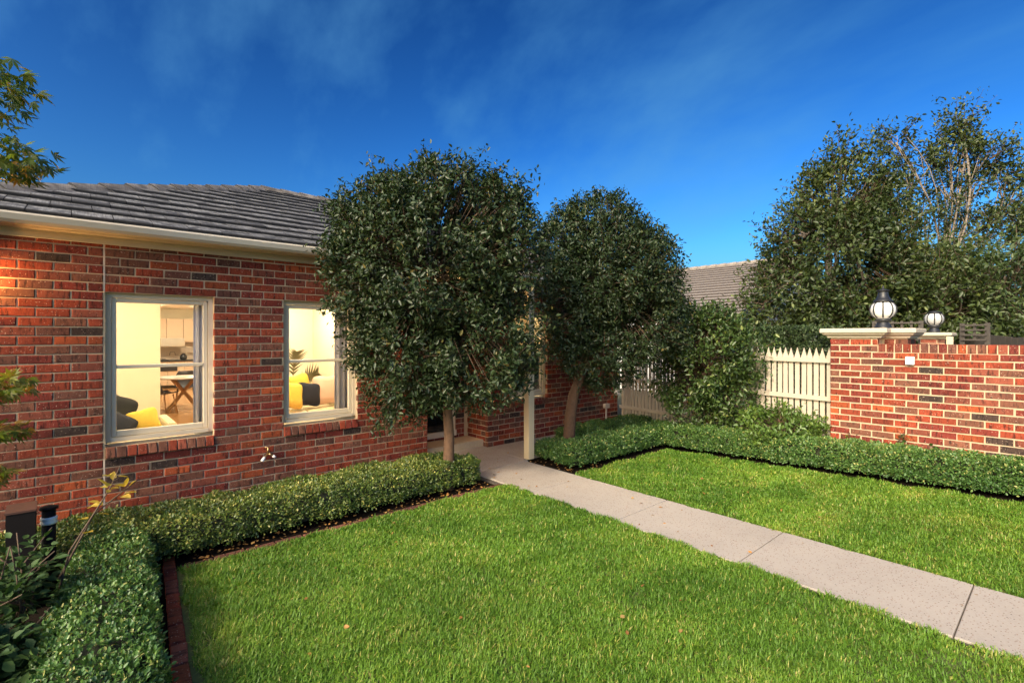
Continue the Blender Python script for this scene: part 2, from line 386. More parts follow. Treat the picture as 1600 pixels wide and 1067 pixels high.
def crown_leaves(lobes, n_twig, per, L, W, twig_len=.28, up=.35, inner=.25, sprig=.06, droop=.0, seed=None, zmin=-9, gapt=.33):
    """twig tips spread over the outer shell of a few overlapping lobes; leaves sit along each twig.  Returns leaf arrays and the twigs."""
    C = np.array([l[0] for l in lobes], float); RR = np.array([l[1] for l in lobes], float)
    w = (RR[:, 0]*RR[:, 2]); w = w/w.sum()
    out = []
    while sum(len(o[0]) for o in out) < n_twig:
        n = n_twig*2; i = rng.choice(len(lobes), n, p=w); d = unit(rng.normal(size=(n, 3)))
        r = np.where(rng.random(n) < inner, rng.uniform(.35, .8, n), rng.uniform(.80, 1.0, n))
        p = C[i]+d*RR[i]*r[:, None]
        bump_ = vnoise(p+7.3, 2.2)*.5+vnoise(p, 5.0)*.3
        p = C[i]+d*RR[i]*(r*(.74+.50*bump_))[:, None]
        deep = np.zeros(n, bool)
        for j in range(len(lobes)):
            q = np.linalg.norm((p-C[j])/RR[j], axis=1); deep |= (q < .62) & (rng.random(n) > inner*.8)
        gap = vnoise(p+3.1, 3.2) < gapt
        k = ~deep & ~gap & (p[:, 2] > zmin)
        out.append((p[k], d[k]))
    p = np.concatenate([o[0] for o in out])[:n_twig]; d = np.concatenate([o[1] for o in out])[:n_twig]
    td = unit(d*.8+rng.normal(size=p.shape)*.45+np.array([0, 0, up])); tl = twig_len*rng.uniform(.6, 1.25, n_twig)
    sp = rng.random(n_twig) < sprig; td[sp, 2] += .9; td = unit(td); tl[sp] *= 1.9
    t = rng.random((n_twig, per)); idx = np.repeat(np.arange(n_twig), per); t = t.ravel()
    P = p[idx]+td[idx]*(tl[idx]*t)[:, None]+rng.normal(size=(len(idx), 3))*.035*(L/.05)
    D = unit(td[idx]*.5+rng.normal(size=P.shape)*.8+np.array([0, 0, -droop])); N = unit(d[idx]*.6+rng.normal(size=P.shape)*.55+np.array([0, 0, .8]))
    n = len(P); ll = L*rng.uniform(.5, 1.35, n)
    return P, D, N, ll, ll*W, (p, td, tl)
def twig_mesh(name, tw, root_c, r=.004, frac=.5):
    p, td, tl = tw; k = rng.random(len(p)) < frac; p, td, tl = p[k], td[k], tl[k]; n = len(p)
    back = unit(np.asarray(root_c)-p)*.35
    a = p+back; b = p; c = p+td*tl[:, None]
    s = unit(np.cross(td, rng.normal(size=p.shape)))*r; s2 = unit(np.cross(td, s))*r
    V = np.stack([a+s*1.6, a-s*.8+s2*1.4, a-s*.8-s2*1.4, b+s, b-s*.5+s2, b-s*.5-s2, c+s*.3, c-s*.2+s2*.3, c-s*.2-s2*.3], 1).reshape(-1, 3)
    q = []
    for o in (0, 3):
        for j in range(3): q.append([o+j, o+(j+1) % 3, o+3+(j+1) % 3, o+3+j])
    F = (np.arange(n)[:, None, None]*9+np.array(q)[None]).reshape(-1, 4)
    return poly_mesh(name, V, F, M['twig'])

# ------------------------------------------------------------------ brickwork
CO = .086; BRH = .076
PICK = ['brick_red']*8+['brick_deep']*6+['brick_brown']*4+['brick_mauve']*2+['brick_rose']*5+['brick_orange']*2+['brick_char']*1
_bm_cache = {}
def brick_verts(L, H, Dp, bev=.006, jit=.0034, rs=None):
    """face towards -y; centred in x and z, front at y=0"""
    rs = rs or random
    j = lambda: rs.uniform(-jit, jit)
    x, z = L/2, H/2
    fr = [(-x+bev, 0, -z+bev), (x-bev, 0, -z+bev), (x-bev, 0, z-bev), (-x+bev, 0, z-bev)]
    ed = [(-x, bev, -z), (x, bev, -z), (x, bev, z), (-x, bev, z)]; bk = [(-x, Dp, -z), (x, Dp, -z), (x, Dp, z), (-x, Dp, z)]
    c = (j(), -abs(j())*.6, j())
    fr = [(a+j(), b_-abs(j())*.35, c_+j()) for a, b_, c_ in fr]; ed = [(a+j()*.6, b_, c_+j()*.6) for a, b_, c_ in ed]
    vs = fr+ed+bk+[c]
    fs = [(0, 1, 12), (1, 2, 12), (2, 3, 12), (3, 0, 12)]
    for i in range(4):
        k = (i+1) % 4; fs += [(4+i, 4+k, k, i), (8+i, 8+k, 4+k, 4+i)]
    return vs, fs
def brick_mesh(L, H, Dp):
    key = (round(L/.012), round(H, 3), round(Dp, 3)); lst = _bm_cache.setdefault(key, [])
    if len(lst) < 4:
        vs, fs = brick_verts(key[0]*.012 if abs(L-.23) > .01 else .23, H, Dp)
        me = MB().add(vs, fs).mesh('brick', [M['brick_red']]); lst.append(me)
    return lst[-1] if len(lst) < 4 else random.choice(lst)
def run_bricks(a, b, row, half_first=None):
    """stretcher course from a to b -> list of (centre, length)"""
    out = []; u = a; first = (row % 2 == 0) if half_first is None else half_first
    if first:
        ln = min(.11, b-a); out.append((u+ln/2, ln)); u += ln+.01
    while u < b-.025:
        ln = min(.23, b-u); out.append((u+ln/2, ln)); u += ln+.01
    return out
def place_bricks(specs, parent, limit, name='brick'):
    """specs: (loc, angle, L, H, depth, clear) ; the largest-seen `limit` become objects, the rest one stuff mesh"""
    sc = []
    for s in specs:
        p = proj(s[0]); vis = p is not None and -40 < p[0] < 1640 and -30 < p[1] < 1100 and s[5]
        sc.append((p[2] if vis else 1e6+len(sc), s))
    sc.sort(key=lambda t: t[0])
    mats = list(BRICK_COLS); rest = MB()
    for i, (q, s) in enumerate(sc):
        mat = random.choice(PICK); loc, ang, L, H, Dp, _ = s; dj = -abs(random.gauss(0, .0016)); loc = (loc[0]-math.sin(ang)*-dj, loc[1]+math.cos(ang)*dj, loc[2]+random.gauss(0, .0008))
        yaw = random.gauss(0, .006)
        if i < limit and q < 1e6:
            o = link(name, brick_mesh(L, H, Dp), parent, loc); o.rotation_euler = (random.gauss(0, .008), 0, ang+yaw)
            o.material_slots[0].link = 'OBJECT'; o.material_slots[0].material = M[mat]
            o.scale = (1, 1, 1)
        else:
            vs, fs = brick_verts(L, H, Dp); c, sn = math.cos(ang+yaw), math.sin(ang+yaw)
            rest.add([(loc[0]+x*c-y*sn, loc[1]+x*sn+y*c, loc[2]+z) for x, y, z in vs], fs, mats.index(mat))
    if rest.v: tag(part(name, rest, [M[k] for k in mats], parent), kind='stuff')
def wall_panel(mb, u0, u1, z0, z1, openings, face, back, to_world, mi=0):
    """wall with rectangular openings; to_world(u, d, z)"""
    us = sorted({u0, u1, *[o[0] for o in openings], *[o[1] for o in openings]}); zs = sorted({z0, z1, *[o[2] for o in openings], *[o[3] for o in openings]})
    solid = lambda a, b: not any(o[0]-1e-6 <= (a[0]+a[1])/2 <= o[1]+1e-6 and o[2]-1e-6 <= (b[0]+b[1])/2 <= o[3]+1e-6 for o in openings)
    for d in (face, back):
        for i in range(len(us)-1):
            for j in range(len(zs)-1):
                if solid((us[i], us[i+1]), (zs[j], zs[j+1])):
                    mb.add([to_world(us[i], d, zs[j]), to_world(us[i+1], d, zs[j]), to_world(us[i+1], d, zs[j+1]), to_world(us[i], d, zs[j+1])], [(0, 1, 2, 3)], mi)
    for o in list(openings)+[(u0, u1, z0, z1)]:
        q = [(o[0], o[2]), (o[1], o[2]), (o[1], o[3]), (o[0], o[3])]
        for i in range(4):
            a, b = q[i], q[(i+1) % 4]
            mb.add([to_world(a[0], face, a[1]), to_world(b[0], face, b[1]), to_world(b[0], back, b[1]), to_world(a[0], back, a[1])], [(0, 1, 2, 3)], mi)

# ================================================================== SETTING
def g_height(x, y):
    """right lawn rises a little towards the street and the garden wall"""
    return .14*min(1.3, max(0, (4.28-y)/4))*min(1, max(0, (x-4.90)/2.2))
def sheet(name, x0, x1, y0, y1, z, mat, nx=1, ny=1, hf=None):
    V, F = [], []
    for j in range(ny+1):
        for i in range(nx+1):
            x = x0+(x1-x0)*i/nx; y = y0+(y1-y0)*j/ny; V.append((x, y, z+(hf(x, y) if hf else 0)))
    for j in range(ny):
        for i in range(nx): a = j*(nx+1)+i; F.append((a, a+1, a+nx+2, a+nx+1))
    return tag(MB().add(V, F, 0, True).build(name, mat), kind='structure')
sheet('ground', -400, 400, -400, 400, -.03, M['ground_earth'])
sheet('garden_bed', -5, 3.9, -4, 6.27, -.012, M['soil'], 20, 20)
sheet('garden_bed', 4.9, 8.9, -4, 6.26, -.008, M['soil'], 24, 40, g_height)
# lawns: soil-coloured thatch sheet under the blades
LX0 = lambda y: .445+(y-3.1)*.085            # left lawn's edge runs slightly askew
m, n, l, b = new_mat('thatch'); v = vec(n, l)
l.new(mixc(n, l, (.045, .070, .014), (.12, .14, .035), noise(n, l, v, 45, 4)), b.inputs['Base Color']); b.inputs['Roughness'].default_value = 1
mb = MB()
mb.add([(LX0(-3), -3, .004), (3.9, -3, .004), (3.9, 4.5, .004), (LX0(4.5), 4.55, .004)], [(0, 1, 2, 3)])
tag(mb.build('lawn', M['thatch']), kind='structure')
sheet('lawn', 4.88, 7.02, -3, 4.27, .006, M['thatch'], 10, 30, g_height)

def grass(name, n, x0, x1, y0, y1, keep, hf, seed):
    x = rng.uniform(x0, x1, n*3); y = rng.uniform(y0, y1, n*3)
    f = x*FWD.x+y*FWD.y; r = x*RGT.x+y*RGT.y
    vis = (f > 1.9) & (np.abs(r) < 1.10*f+.4) & keep(x, y)
    dens = np.clip((4.6/np.maximum(f, 1))**1.5, .22, 1.0); vis &= rng.random(len(x)) < dens; thin = vnoise(np.stack([x, y, x*0+9], 1), 2.6)*.6+vnoise(np.stack([x, y, x*0+3], 1), 8)*.4; vis &= rng.random(len(x)) < np.clip((thin-.18)*3.2, .35, 1)
    x, y, f = x[vis][:n], y[vis][:n], f[vis][:n]; n = len(x)
    z = np.array([hf(a, b_) for a, b_ in zip(x, y)])
    P = np.stack([x, y, z], 1)
    tuft = vnoise(np.stack([x, y, x*0], 1), 9.0); patch = vnoise(np.stack([x, y, x*0+5], 1), 1.5)
    az = rng.uniform(0, 2*math.pi, n)+tuft*2.0; lean = rng.beta(2, 1.6, n)*1.35+.10
    H = np.stack([np.cos(az), np.sin(az), 0*az], 1); sd = np.stack([-np.sin(az), np.cos(az), 0*az], 1)
    ln = rng.uniform(.022, .050, n)*(.75+.5*tuft); wd = rng.uniform(.0020, .0039, n)*np.clip(f/3.4, 1, 2.2)
    a1 = lean*.55; m1 = P+(H*np.sin(a1)[:, None]+np.array([0, 0, 1])*np.cos(a1)[:, None])*(ln*.55)[:, None]
    a2 = lean*1.45; tip = m1+(H*np.sin(a2)[:, None]+np.array([0, 0, 1])*np.cos(a2)[:, None])*(ln*.5)[:, None]
    w = (sd*wd[:, None])
    V = np.stack([P-w, P+w, m1+w*.85, m1-w*.85, tip+w*.12, tip-w*.12], 1).reshape(-1, 3)
    k = np.arange(n)[:, None]*6
    F = np.concatenate([k+np.array([[0, 1, 2, 3]]), k+np.array([[3, 2, 4, 5]])], 1).reshape(-1, 4)
    p2 = vnoise(np.stack([x, y, x*0+15], 1), 4.5); t = np.clip(rng.beta(2, 2.4, n)*.50+patch*.38+p2*.30-.12, 0, .9); dry = rng.random(n) < .05+.22*np.clip(p2*1.4+patch*.6-1.0, 0, 1); t[dry] = rng.uniform(.9, 1, dry.sum())
    return tag(link(name, poly_mesh(name, V, F, M['grass_blade'], np.repeat(t, 2))), kind='stuff')
wob = lambda q: .02*np.sin(q*9)+.015*np.sin(q*23+1)
grass('grass', 270000, .2, 3.97, -1.2, 4.62, lambda x, y: (x > .445+(y-3.1)*.085+.05+wob(y)*.6) & (y < 4.53+wob(x)+np.clip(.8-x, 0, 1)*.15) & (x < 3.925+wob(y)) , lambda a, b_: .004, 1)
grass('grass', 140000, 4.82, 7.1, -2.5, 4.32, lambda x, y: (x > 4.855+wob(y)*.7) & (x < 7.03+wob(y)) & (y < 4.27+wob(x)), lambda a, b_: .006+g_height(a, b_), 2)

# path of cast slabs
path = thing('garden_path', None, None, (4.39, 2, 0)); path['kind'] = 'structure'
jy = [-2.08, -.80, .468, 1.75, 2.935, 4.12, 5.20]
def slab(x0, x1, y0, y1, top=.018):
    g = .0035; mb = MB(); mb.box((x0+g, y0+g, -.06), (x1-g, y1-g, top), 0, .006); part('paving_slab', mb, M['concrete_path'], path)
for a, b_ in zip(jy[:-1], jy[1:]): slab(3.92, 4.86, a, b_)
slab(3.90, 4.92, 5.20, 6.26); slab(3.90, 5.01, 6.26, 6.82); slab(4.92, 6.40, 5.30, 6.26); slab(6.40, 8.45, 5.75, 6.26)
mb = MB(); mb.box((3.86, -2.1, -.07), (4.90, 5.2, .004)); part('joint_bed', mb, M['joint_grit'], path)

# brick edging strips beside the lawn
edge = thing('brick_edging', None, None, (.45, 4, 0)); edge['kind'] = 'structure'
y = 1.6
while y < 4.62:
    x = LX0(y+.06)-.015; vs, fs = brick_verts(.222, .08, .07, .006, .003)
    o = link('edging_brick', MB().add(vs, fs).mesh('edging_brick', [M[random.choice(['brick_rose', 'brick_orange', 'brick_rose', 'brick_red'])]]), edge, (x, y+.115, .004+.012)); o.rotation_euler = (R(-90), 0, R(90-4.9)+random.gauss(0, .02))
    y += .232
x = .62
while x < 3.75:
    vs, fs = brick_verts(.222, .075, .07, .006, .003)
    o = link('edging_brick', MB().add(vs, fs).mesh('edging_brick', [M[random.choice(['brick_mauve', 'brick_brown'])]]), edge, (x+.115, 4.60+random.gauss(0, .004), .006)); o.rotation_euler = (R(-90), 0, random.gauss(0, .02))
    x += .234

# ================================================================== HOUSE
WY = 6.27                                   # plane of the brick faces
house = thing('brick_house', 'single storey red brick house with dark tiled hip roof and lit windows', 'house', (1.8, WY, 0))
XL, XJ, XR, XP, XE = -1.12, .222, 3.89, 5.02, 8.48
ZT = 2.752
W1 = (.230, 1.160, .602, 2.236); W2 = (1.886, 2.816, .602, 2.236); W3 = (5.50, 6.40, .602, 2.236)
wall = bpy.data.objects.new('wall', None)
mb = MB(); front = lambda u, d, z: (u, d, z)
wall_panel(mb, XL, XR-.006, -.1, ZT, [W1, W2], WY+.0055, WY+.115, front)
wall_panel(mb, XP+.006, XE, -.1, ZT, [W3], WY+.0055, WY+.115, front)
side = lambda X: (lambda u, d, z: (d, u, z))
wall_panel(mb, WY+.116, 6.83, -.1, ZT, [], XP+.007, XP+.115, side(XP))            # porch return, right
wall_panel(mb, WY+.116, 6.83, -.1, ZT, [], XR-.115, XR-.007, side(XR))            # porch return, left
DOOR = (4.05, 4.78, .25, 2.3)
wall_panel(mb, 3.775, 5.135, -.1, ZT, [DOOR], 6.837, 6.95, front)                 # porch back wall
wall_panel(mb, WY+.116, 20, -.1, ZT, [], XL+.007, XL+.115, side(XL))
wall_panel(mb, WY+.116, 20, -.1, ZT, [], XE-.115, XE-.007, side(XE))
mb.box((XL+.2, 19.9, -.1), (XE-.2, 20.0, ZT)); mb.box((XL-.1, 14.02, ZT+.01), (XE+.1, 20.1, ZT+.09))
mb.box((XL+.116, WY+.116, -.1), (XE-.116, 19.89, .12), 0)
wall = part('wall', mb, M['mortar'], house)
specs = []
def front_course(a, b, k, y, half=None, clear=True, rev=False):
    z = k*CO+CO/2
    for c, ln in run_bricks(a, b, k, half):
        if rev: c = a+b-c
        specs.append(((c, y, z), 0, ln, BRH, .06, clear and z > .3))
for k in range(0, 32):
    z0, z1 = k*CO, (k+1)*CO
    win = z0 > .59 and z1 < 2.25
    front_course(XL, XJ-.008, k, WY, None, True, True)
    if not win: front_course(XJ+.008, XR, k, WY, k % 2 == 1)
    else:
        front_course(W1[1], W2[0], k, WY, k % 2 == 0); front_course(W2[1], XR, k, WY, k % 2 == 0, True, True)
    if not win: front_course(XP, XE, k, WY, k % 2 == 0, False)
    else:
        front_course(XP, W3[0], k, WY, k % 2 == 0, False); front_course(W3[1], XE, k, WY, k % 2 == 0, False)
    for c, ln in run_bricks(WY+.068, 6.825, k): specs.append(((XP, c, z0+CO/2), R(-90), ln, BRH, .06, False))
    for c, ln in run_bricks(WY+.068, 6.825, k): specs.append(((XR, c, z0+CO/2), R(90), ln, BRH, .06, False))
    for a, b_ in ([(XR, DOOR[0]), (DOOR[1], XP)] if z0 > .16 and z1 < 2.33 else [(XR, XP)]):
        for c, ln in run_bricks(a+.005, b_-.06, k): specs.append(((c, 6.83, z0+CO/2), 0, ln, BRH, .06, False))
place_bricks(specs, wall, 296)
for za, zb in ((.02, .60), (2.237, 2.75)): mb = MB(); mb.box((XJ-.007, WY+.001, za), (XJ+.007, WY+.02, zb)); part('joint_strip', mb, M['seal_strip'], house)

def window(W, sill_n):
    x0, x1, z0, z1 = W; zf = z0+.150; y = WY+.062
    fr = MB()
    fr.box((x0, y, zf), (x0+.045, y+.09, z1)); fr.box((x1-.045, y, zf), (x1, y+.09, z1)); fr.box((x0+.045, y, z1-.045), (x1-.045, y+.09, z1)); fr.box((x0+.045, y-.012, zf), (x1-.045, y+.09, zf+.04))
    wobj = part('window', fr, M['frame_paint'], house)
    s = MB(); a, b_ = x0+.049, x1-.049; c, d = zf+.044, z1-.049; zm = (c+d)/2+.005; ys = y+.018
    s.box((a, ys, c), (a+.042, ys+.045, d), 0, .006); s.box((b_-.042, ys, c), (b_, ys+.045, d), 0, .006); s.box((a+.043, ys, d-.042), (b_-.043, ys+.045, d), 0, .006); s.box((a+.043, ys, c), (b_-.043, ys+.045, c+.06), 0, .006)
    s.box((a+.043, ys-.006, zm-.018), (b_-.043, ys+.04, zm+.018), 0, .006)
    part('sash', s, M['frame_paint'], wobj)
    for q0, q1 in ((c+.055, zm-.016), (zm+.016, d-.038)):
        p = MB(); p.add([(a+.038, ys+.025, q0), (b_-.038, ys+.025, q0), (b_-.038, ys+.025, q1), (a+.038, ys+.025, q1)], [(0, 1, 2, 3)]); part('pane', p, M['pane_glass'], wobj)
    # brick-on-edge sill, sloping outwards and a touch proud of the wall
    n = sill_n; w = (x1-x0)/n
    sm = MB(); sm.box((x0+.004, WY-.008, z0+.006), (x1-.004, WY+.10, z0+.104)); part('sill_bed', sm, M['mortar'], wobj)
    for i in range(n):
        vs, fs = brick_verts(w-.009, .108, .135, .005, .002)
        me = MB().add(vs, fs).mesh('sill_brick', [M[random.choice(['brick_red', 'brick_brown', 'brick_deep', 'brick_rose', 'brick_brown', 'brick_red'])]])
        o = link('sill_brick', me, wobj, (x0+w*(i+.5), WY-.022, z0+.060)); o.rotation_euler = (R(-13)+0, 0, random.gauss(0, .01))
    return wobj
for W in (W1, W2, W3): window(W, 11)
# inside linings of plaster
ln_ = MB()
wall_panel(ln_, XL+.116, 3.775, .12, 2.70, [(W[0]-.002, W[1]+.002, W[2]+.12, W[3]+.002) for W in (W1, W2)], WY+.155, WY+.20, front)
wall_panel(ln_, 5.14, XE-.116, .12, 2.70, [(W3[0]-.002, W3[1]+.002, W3[2]+.12, W3[3]+.002)], WY+.155, WY+.20, front)
ln_.box((3.70, WY+.2, .12), (3.774, 19.88, 2.70)); ln_.box((5.14, WY+.2, .12), (5.20, 19.88, 2.70)); ln_.box((XL+.117, WY+.2, .12), (XL+.15, 19.88, 2.70))
ln_.box((XL+.15, 9.0, .12), (.965, 9.1, 2.70)); ln_.box((1.78, 10.4, .12), (3.70, 10.5, 2.70)); ln_.box((5.2, 9.0, .12), (XE-.12, 9.08, 2.70)); ln_.box((XE-.15, WY+.2, .12), (XE-.118, 9.0, 2.70))
ln_.box((XL+.15, 19.7, .12), (3.70, 19.76, 2.70))
part('inner_wall', ln_, M['plaster'], house)
mb = MB(); mb.box((XL+.117, WY+.118, 2.701), (XE-.117, 19.89, 2.75)); part('ceiling', mb, M['ceiling_paint'], house)
mb = MB(); mb.box((XL+.15, WY+.2, .121), (3.70, 19.7, .15)); mb.box((5.2, WY+.2, .121), (XE-.15, 9.0, .15)); part('floor', mb, M['floorboards'], house)
def ceiling_lamp(x, y, r=.17):
    p = MB(); p.lathe([(r, -.03), (r, 0)], (x, y, 2.699), 16); part('ceiling_light', p, M['ceiling_lamp'], house)
for x, y in ((.1, 7.7), (2.7, 7.9), (2.9, 9.4), (1.4, 11.6), (2.4, 14.2), (1.6, 17.2), (2.9, 17.4), (6.2, 7.7)): ceiling_lamp(x, y)

# door in the porch recess
d = MB(); x0, x1, z0, z1 = DOOR
d.box((x0, 6.80, z0-.09), (x1, 6.93, z0), 0); d.box((x0, 6.84, z0), (x0+.06, 6.93, z1)); d.box((x1-.06, 6.84, z0), (x1, 6.93, z1)); d.box((x0+.06, 6.84, z1-.06), (x1-.06, 6.93, z1))
dr = part('front_door', d, M['frame_paint'], house)
d = MB(); d.box((x0+.062, 6.875, z0+.002), (x1-.062, 6.90, z1-.062)); part('pane', d, M['dark_glass'], dr)
d = MB(); d.tube([(x1-.12, 6.855, 1.05), (x1-.12, 6.82, 1.05), (x1-.12, 6.82, 1.25), (x1-.12, 6.855, 1.25)], .01, 6); part('handle', d, M['steel'], dr)

# ---- roof
YE, ZE, PT = 6.00, 2.862, math.tan(R(22.5)); CP, SP = math.cos(R(22.5)), math.sin(R(22.5))
AX, AY = 2.634, 10.0; XC = AX-(AY-YE); XC2 = 8.73; AX2 = XC2-(AY-YE); ZA = ZE+(AY-YE)*PT
dk = MB(); lo = -.035
for pts in ([(XC, YE, ZE), (XC2, YE, ZE), (AX2, AY, ZA), (AX, AY, ZA)], [(XC, 14.0, ZE), (XC, YE, ZE), (AX, AY, ZA)], [(XC2, YE, ZE), (XC2, 14.0, ZE), (AX2, AY, ZA)], [(XC2, 14.0, ZE), (XC, 14.0, ZE), (AX, AY, ZA), (AX2, AY, ZA)]):
    dk.add([(a, b_, c+lo) for a, b_, c in pts], [tuple(range(len(pts)))])
roof = part('roof', dk, M['tile_nose'], house)
GA = .333*CP; rest = MB(); cand = []
def tile_geom(xa, xb, xa2, xb2, y0, y1, z0, z1, th=.046):
    """one flat tile: bottom edge xa..xb at (y0,z0), top edge xa2..xb2 at (y1,z1)"""
    nx, nz = 0, 0
    up = Vector((0, -SP, CP)); g = .003; bv = .008
    A = Vector((xa+g, y0, z0)); B = Vector((xb-g, y0, z0)); C_ = Vector((xb2-g, y1, z1)); D_ = Vector((xa2+g, y1, z1))
    dn = (A-D_)*(bv/max(.01, (A-D_).length))
    T = [A+up*th-dn, B+up*th-dn, C_+up*.008, D_+up*.008]; N2 = [A+up*(th-bv), B+up*(th-bv)]; Bt = [A+up*(-.01), B+up*(-.01), C_+up*(-.01), D_+up*(-.01)]
    vs = [p[:] for p in T+N2+Bt]
    return vs, [(0, 1, 2, 3), (4, 5, 1, 0), (6, 7, 5, 4), (7, 8, 2, 1, 5), (9, 6, 4, 0, 3), (6, 9, 8, 7)], [0, 1, 1, 1, 1, 1]
rows = 13
for i in range(rows):
    y0 = YE+i*GA; y1 = min(y0+GA+.06, AY); z0, z1 = ZE+(y0-YE)*PT, ZE+(y1-YE)*PT
    hl0, hl1 = XC+(y0-YE)+.02, XC+(y1-YE)+.02; hr0, hr1 = XC2-(y0-YE)-.02, XC2-(y1-YE)-.02
    x = XC-.15+(.15 if i % 2 else 0)
    while x < hr0:
        xa, xb = x, x+.30
        a, b_, c, d_ = max(xa, hl0), min(xb, hr0), max(xa, hl1), min(xb, hr1)
        if b_ > a+.02: cand.append((a, b_, min(c, b_), max(min(d_, b_), min(c, b_)+.001), y0, y1, z0+random.gauss(0, .002), z1))
        x += .30
def tile_score(c):
    p = proj(((c[0]+c[1])/2, c[4], c[6]))
    if p is None or not(-30 < p[0] < 1630): return 1e6
    return p[2]+(60 if 505 < p[0] else 0)
cand.sort(key=tile_score)
_tm = {}
for i, c in enumerate(cand):
    xa, xb, xa2, xb2, y0, y1, z0, z1 = c
    if i < 290:
        key = tuple(round(v, 2) for v in (xb-xa, xa2-xa, xb2-xa, y1-y0)); cx, cz = xa, z0
        if key not in _tm:
            vs, fs, ms = tile_geom(0, xb-xa, xa2-xa, xb2-xa, 0, y1-y0, 0, (y1-y0)*PT); q = MB()
            for f, mi in zip(fs, ms): pass
            q.v = vs; q.f = [list(f) for f in fs]; q.m = ms; q.sm = [False]*len(fs); _tm[key] = q.mesh('tile', [M['tile_face'], M['tile_nose']])
        o = link('tile', _tm[key], roof, (xa, y0, z0)); o.rotation_euler = (random.gauss(0, .004), random.gauss(0, .004), 0)
    else:
        vs, fs, ms = tile_geom(*c)
        for k2, (f, mi) in enumerate(zip(fs, ms)): rest.add(vs if k2 == 0 else [], [[j if k2 == 0 else j-len(vs) for j in f]], mi)
tag(part('tile', rest, [M['tile_face'], M['tile_nose']], roof), kind='stuff')
def ridge_tiles(a, b, n, first_tilt=.012, lo_=.0):
    a, b = Vector(a), Vector(b); d = (b-a); L = d.length/n; d.normalize(); s = d.cross(Vector((0, 0, 1))).normalized(); up = s.cross(d)
    for i in range(n):
        p = a+d*(L*i-.03); q = a+d*(L*(i+1)+.015); vs = []
        for e, base, w, h in ((0, p, .155, .062), (1, q, .135, .040)):
            for t in (-1.0, -.72, -.35, 0, .35, .72, 1.0):
                vs.append((base+s*(w*t)+up*(h*(1-abs(t)**1.8)-.055*abs(t)+.040+lo_))[:])
            for t in (-1.0, -.35, .35, 1.0): vs.append((base+s*(w*t*.9)+up*(-.06+lo_))[:])
        fs, ms = [], []
        for j in range(6): fs.append((j, j+1, 11+j+1, 11+j)); ms.append(0)
        fs += [(0, 1, 2, 3, 4, 5, 6, 10, 9, 8, 7), (17, 16, 15, 14, 13, 12, 11, 18, 19, 20, 21), (7, 0, 11, 18), (6, 10, 21, 17), (7, 8, 9, 10, 21, 20, 19, 18)]; ms += [1, 1, 1, 1, 1]
        q_ = MB(); q_.v = vs; q_.f = [list(f) for f in fs]; q_.m = ms; q_.sm = [False]*len(fs)
        part('ridge_tile', q_, [M['ridge_face'], M['tile_nose']], roof)
ridge_tiles((XC+.05, YE+.05, ZE-.005), (AX, AY, ZA), 15); ridge_tiles((AX, AY, ZA), (AX2, AY, ZA), 6); ridge_tiles((XC2, YE, ZE), (AX2, AY, ZA), 14)
# gutter, fascia, soffit, frieze
gt = MB(); gt.prism([(YE-.015, 2.775), (YE+.10, 2.775), (YE+.10, 2.868), (YE+.08, 2.868), (YE+.08, 2.79), (YE-.015, 2.79), (YE-.028, 2.81), (YE-.028, 2.852), (YE-.04, 2.858), (YE-.04, 2.868), (YE-.02, 2.868), (YE-.045, 2.862), (YE-.052, 2.85), (YE-.04, 2.80)], 'x', XC-.02, XC2+.02)
part('gutter', gt, M['gutter_paint'], house)
mb = MB(); mb.box((XC+.02, YE+.102, 2.772), (XC2-.02, WY+.2, 2.784)); mb.box((XC+.02, YE+.101, 2.785), (XC2-.02, YE+.125, 2.86)); part('soffit', mb, M['fascia_paint'], house)
mb = MB(); mb.box((XL-.01, WY-.022, 2.700), (XR+.01, WY+.006, 2.7715), 0, .004); mb.box((XL-.01, WY-.034, 2.745), (XR+.01, WY-.0225, 2.7715)); mb.box((XP-.01, WY-.022, 2.700), (XE+.01, WY+.006, 2.7715), 0, .004); part('frieze_board', mb, M['fascia_paint'], house)
# a higher roof further back on the same house
mb = MB(); c = [(6.2, 12.6, 3.7), (13.2, 12.6, 3.7), (13.2, 19.5, 3.7), (6.2, 19.5, 3.7), (9.7, 16, 5.95), (9.71, 16, 5.95)]
mb.add(c, [(0, 1, 4), (1, 2, 4), (2, 3, 4), (3, 0, 4)]); mb.box((6.5, 12.9, 2.8), (12.9, 19.2, 3.69))
for i in range(1, 9):
    t = i/9; a = [Vector(p).lerp(Vector(c[4]), t)+Vector((0, 0, .05)) for p in c[:4]]
    for j in range(4): mb.tube([a[j], a[(j+1) % 4]], .03, 4)
part('upper_roof', mb, M['upper_roof'], house)
# porch: post and beam
mb = MB(); mb.box((4.935, 5.21, .018), (5.045, 5.32, 2.46), 0, .005); part('porch_post', mb, M['post_paint'], house)
mb = MB(); mb.box((3.80, 5.22, 2.461), (5.06, 5.31, 2.62)); mb.box((4.945, 5.311, 2.461), (5.035, WY-.03, 2.62)); part('porch_beam', mb, M['post_paint'], house)
mb = MB(); mb.add([(3.75, 5.10, 2.63), (5.12, 5.10, 2.63), (5.12, 6.05, 2.76), (3.75, 6.05, 2.76), (3.75, 5.10, 2.66), (5.12, 5.10, 2.66), (5.12, 6.05, 2.79), (3.75, 6.05, 2.79)], [(0, 3, 2, 1), (4, 5, 6, 7), (0, 1, 5, 4), (1, 2, 6, 5), (2, 3, 7, 6), (3, 0, 4, 7)]); part('porch_roof', mb, M['fascia_paint'], house)
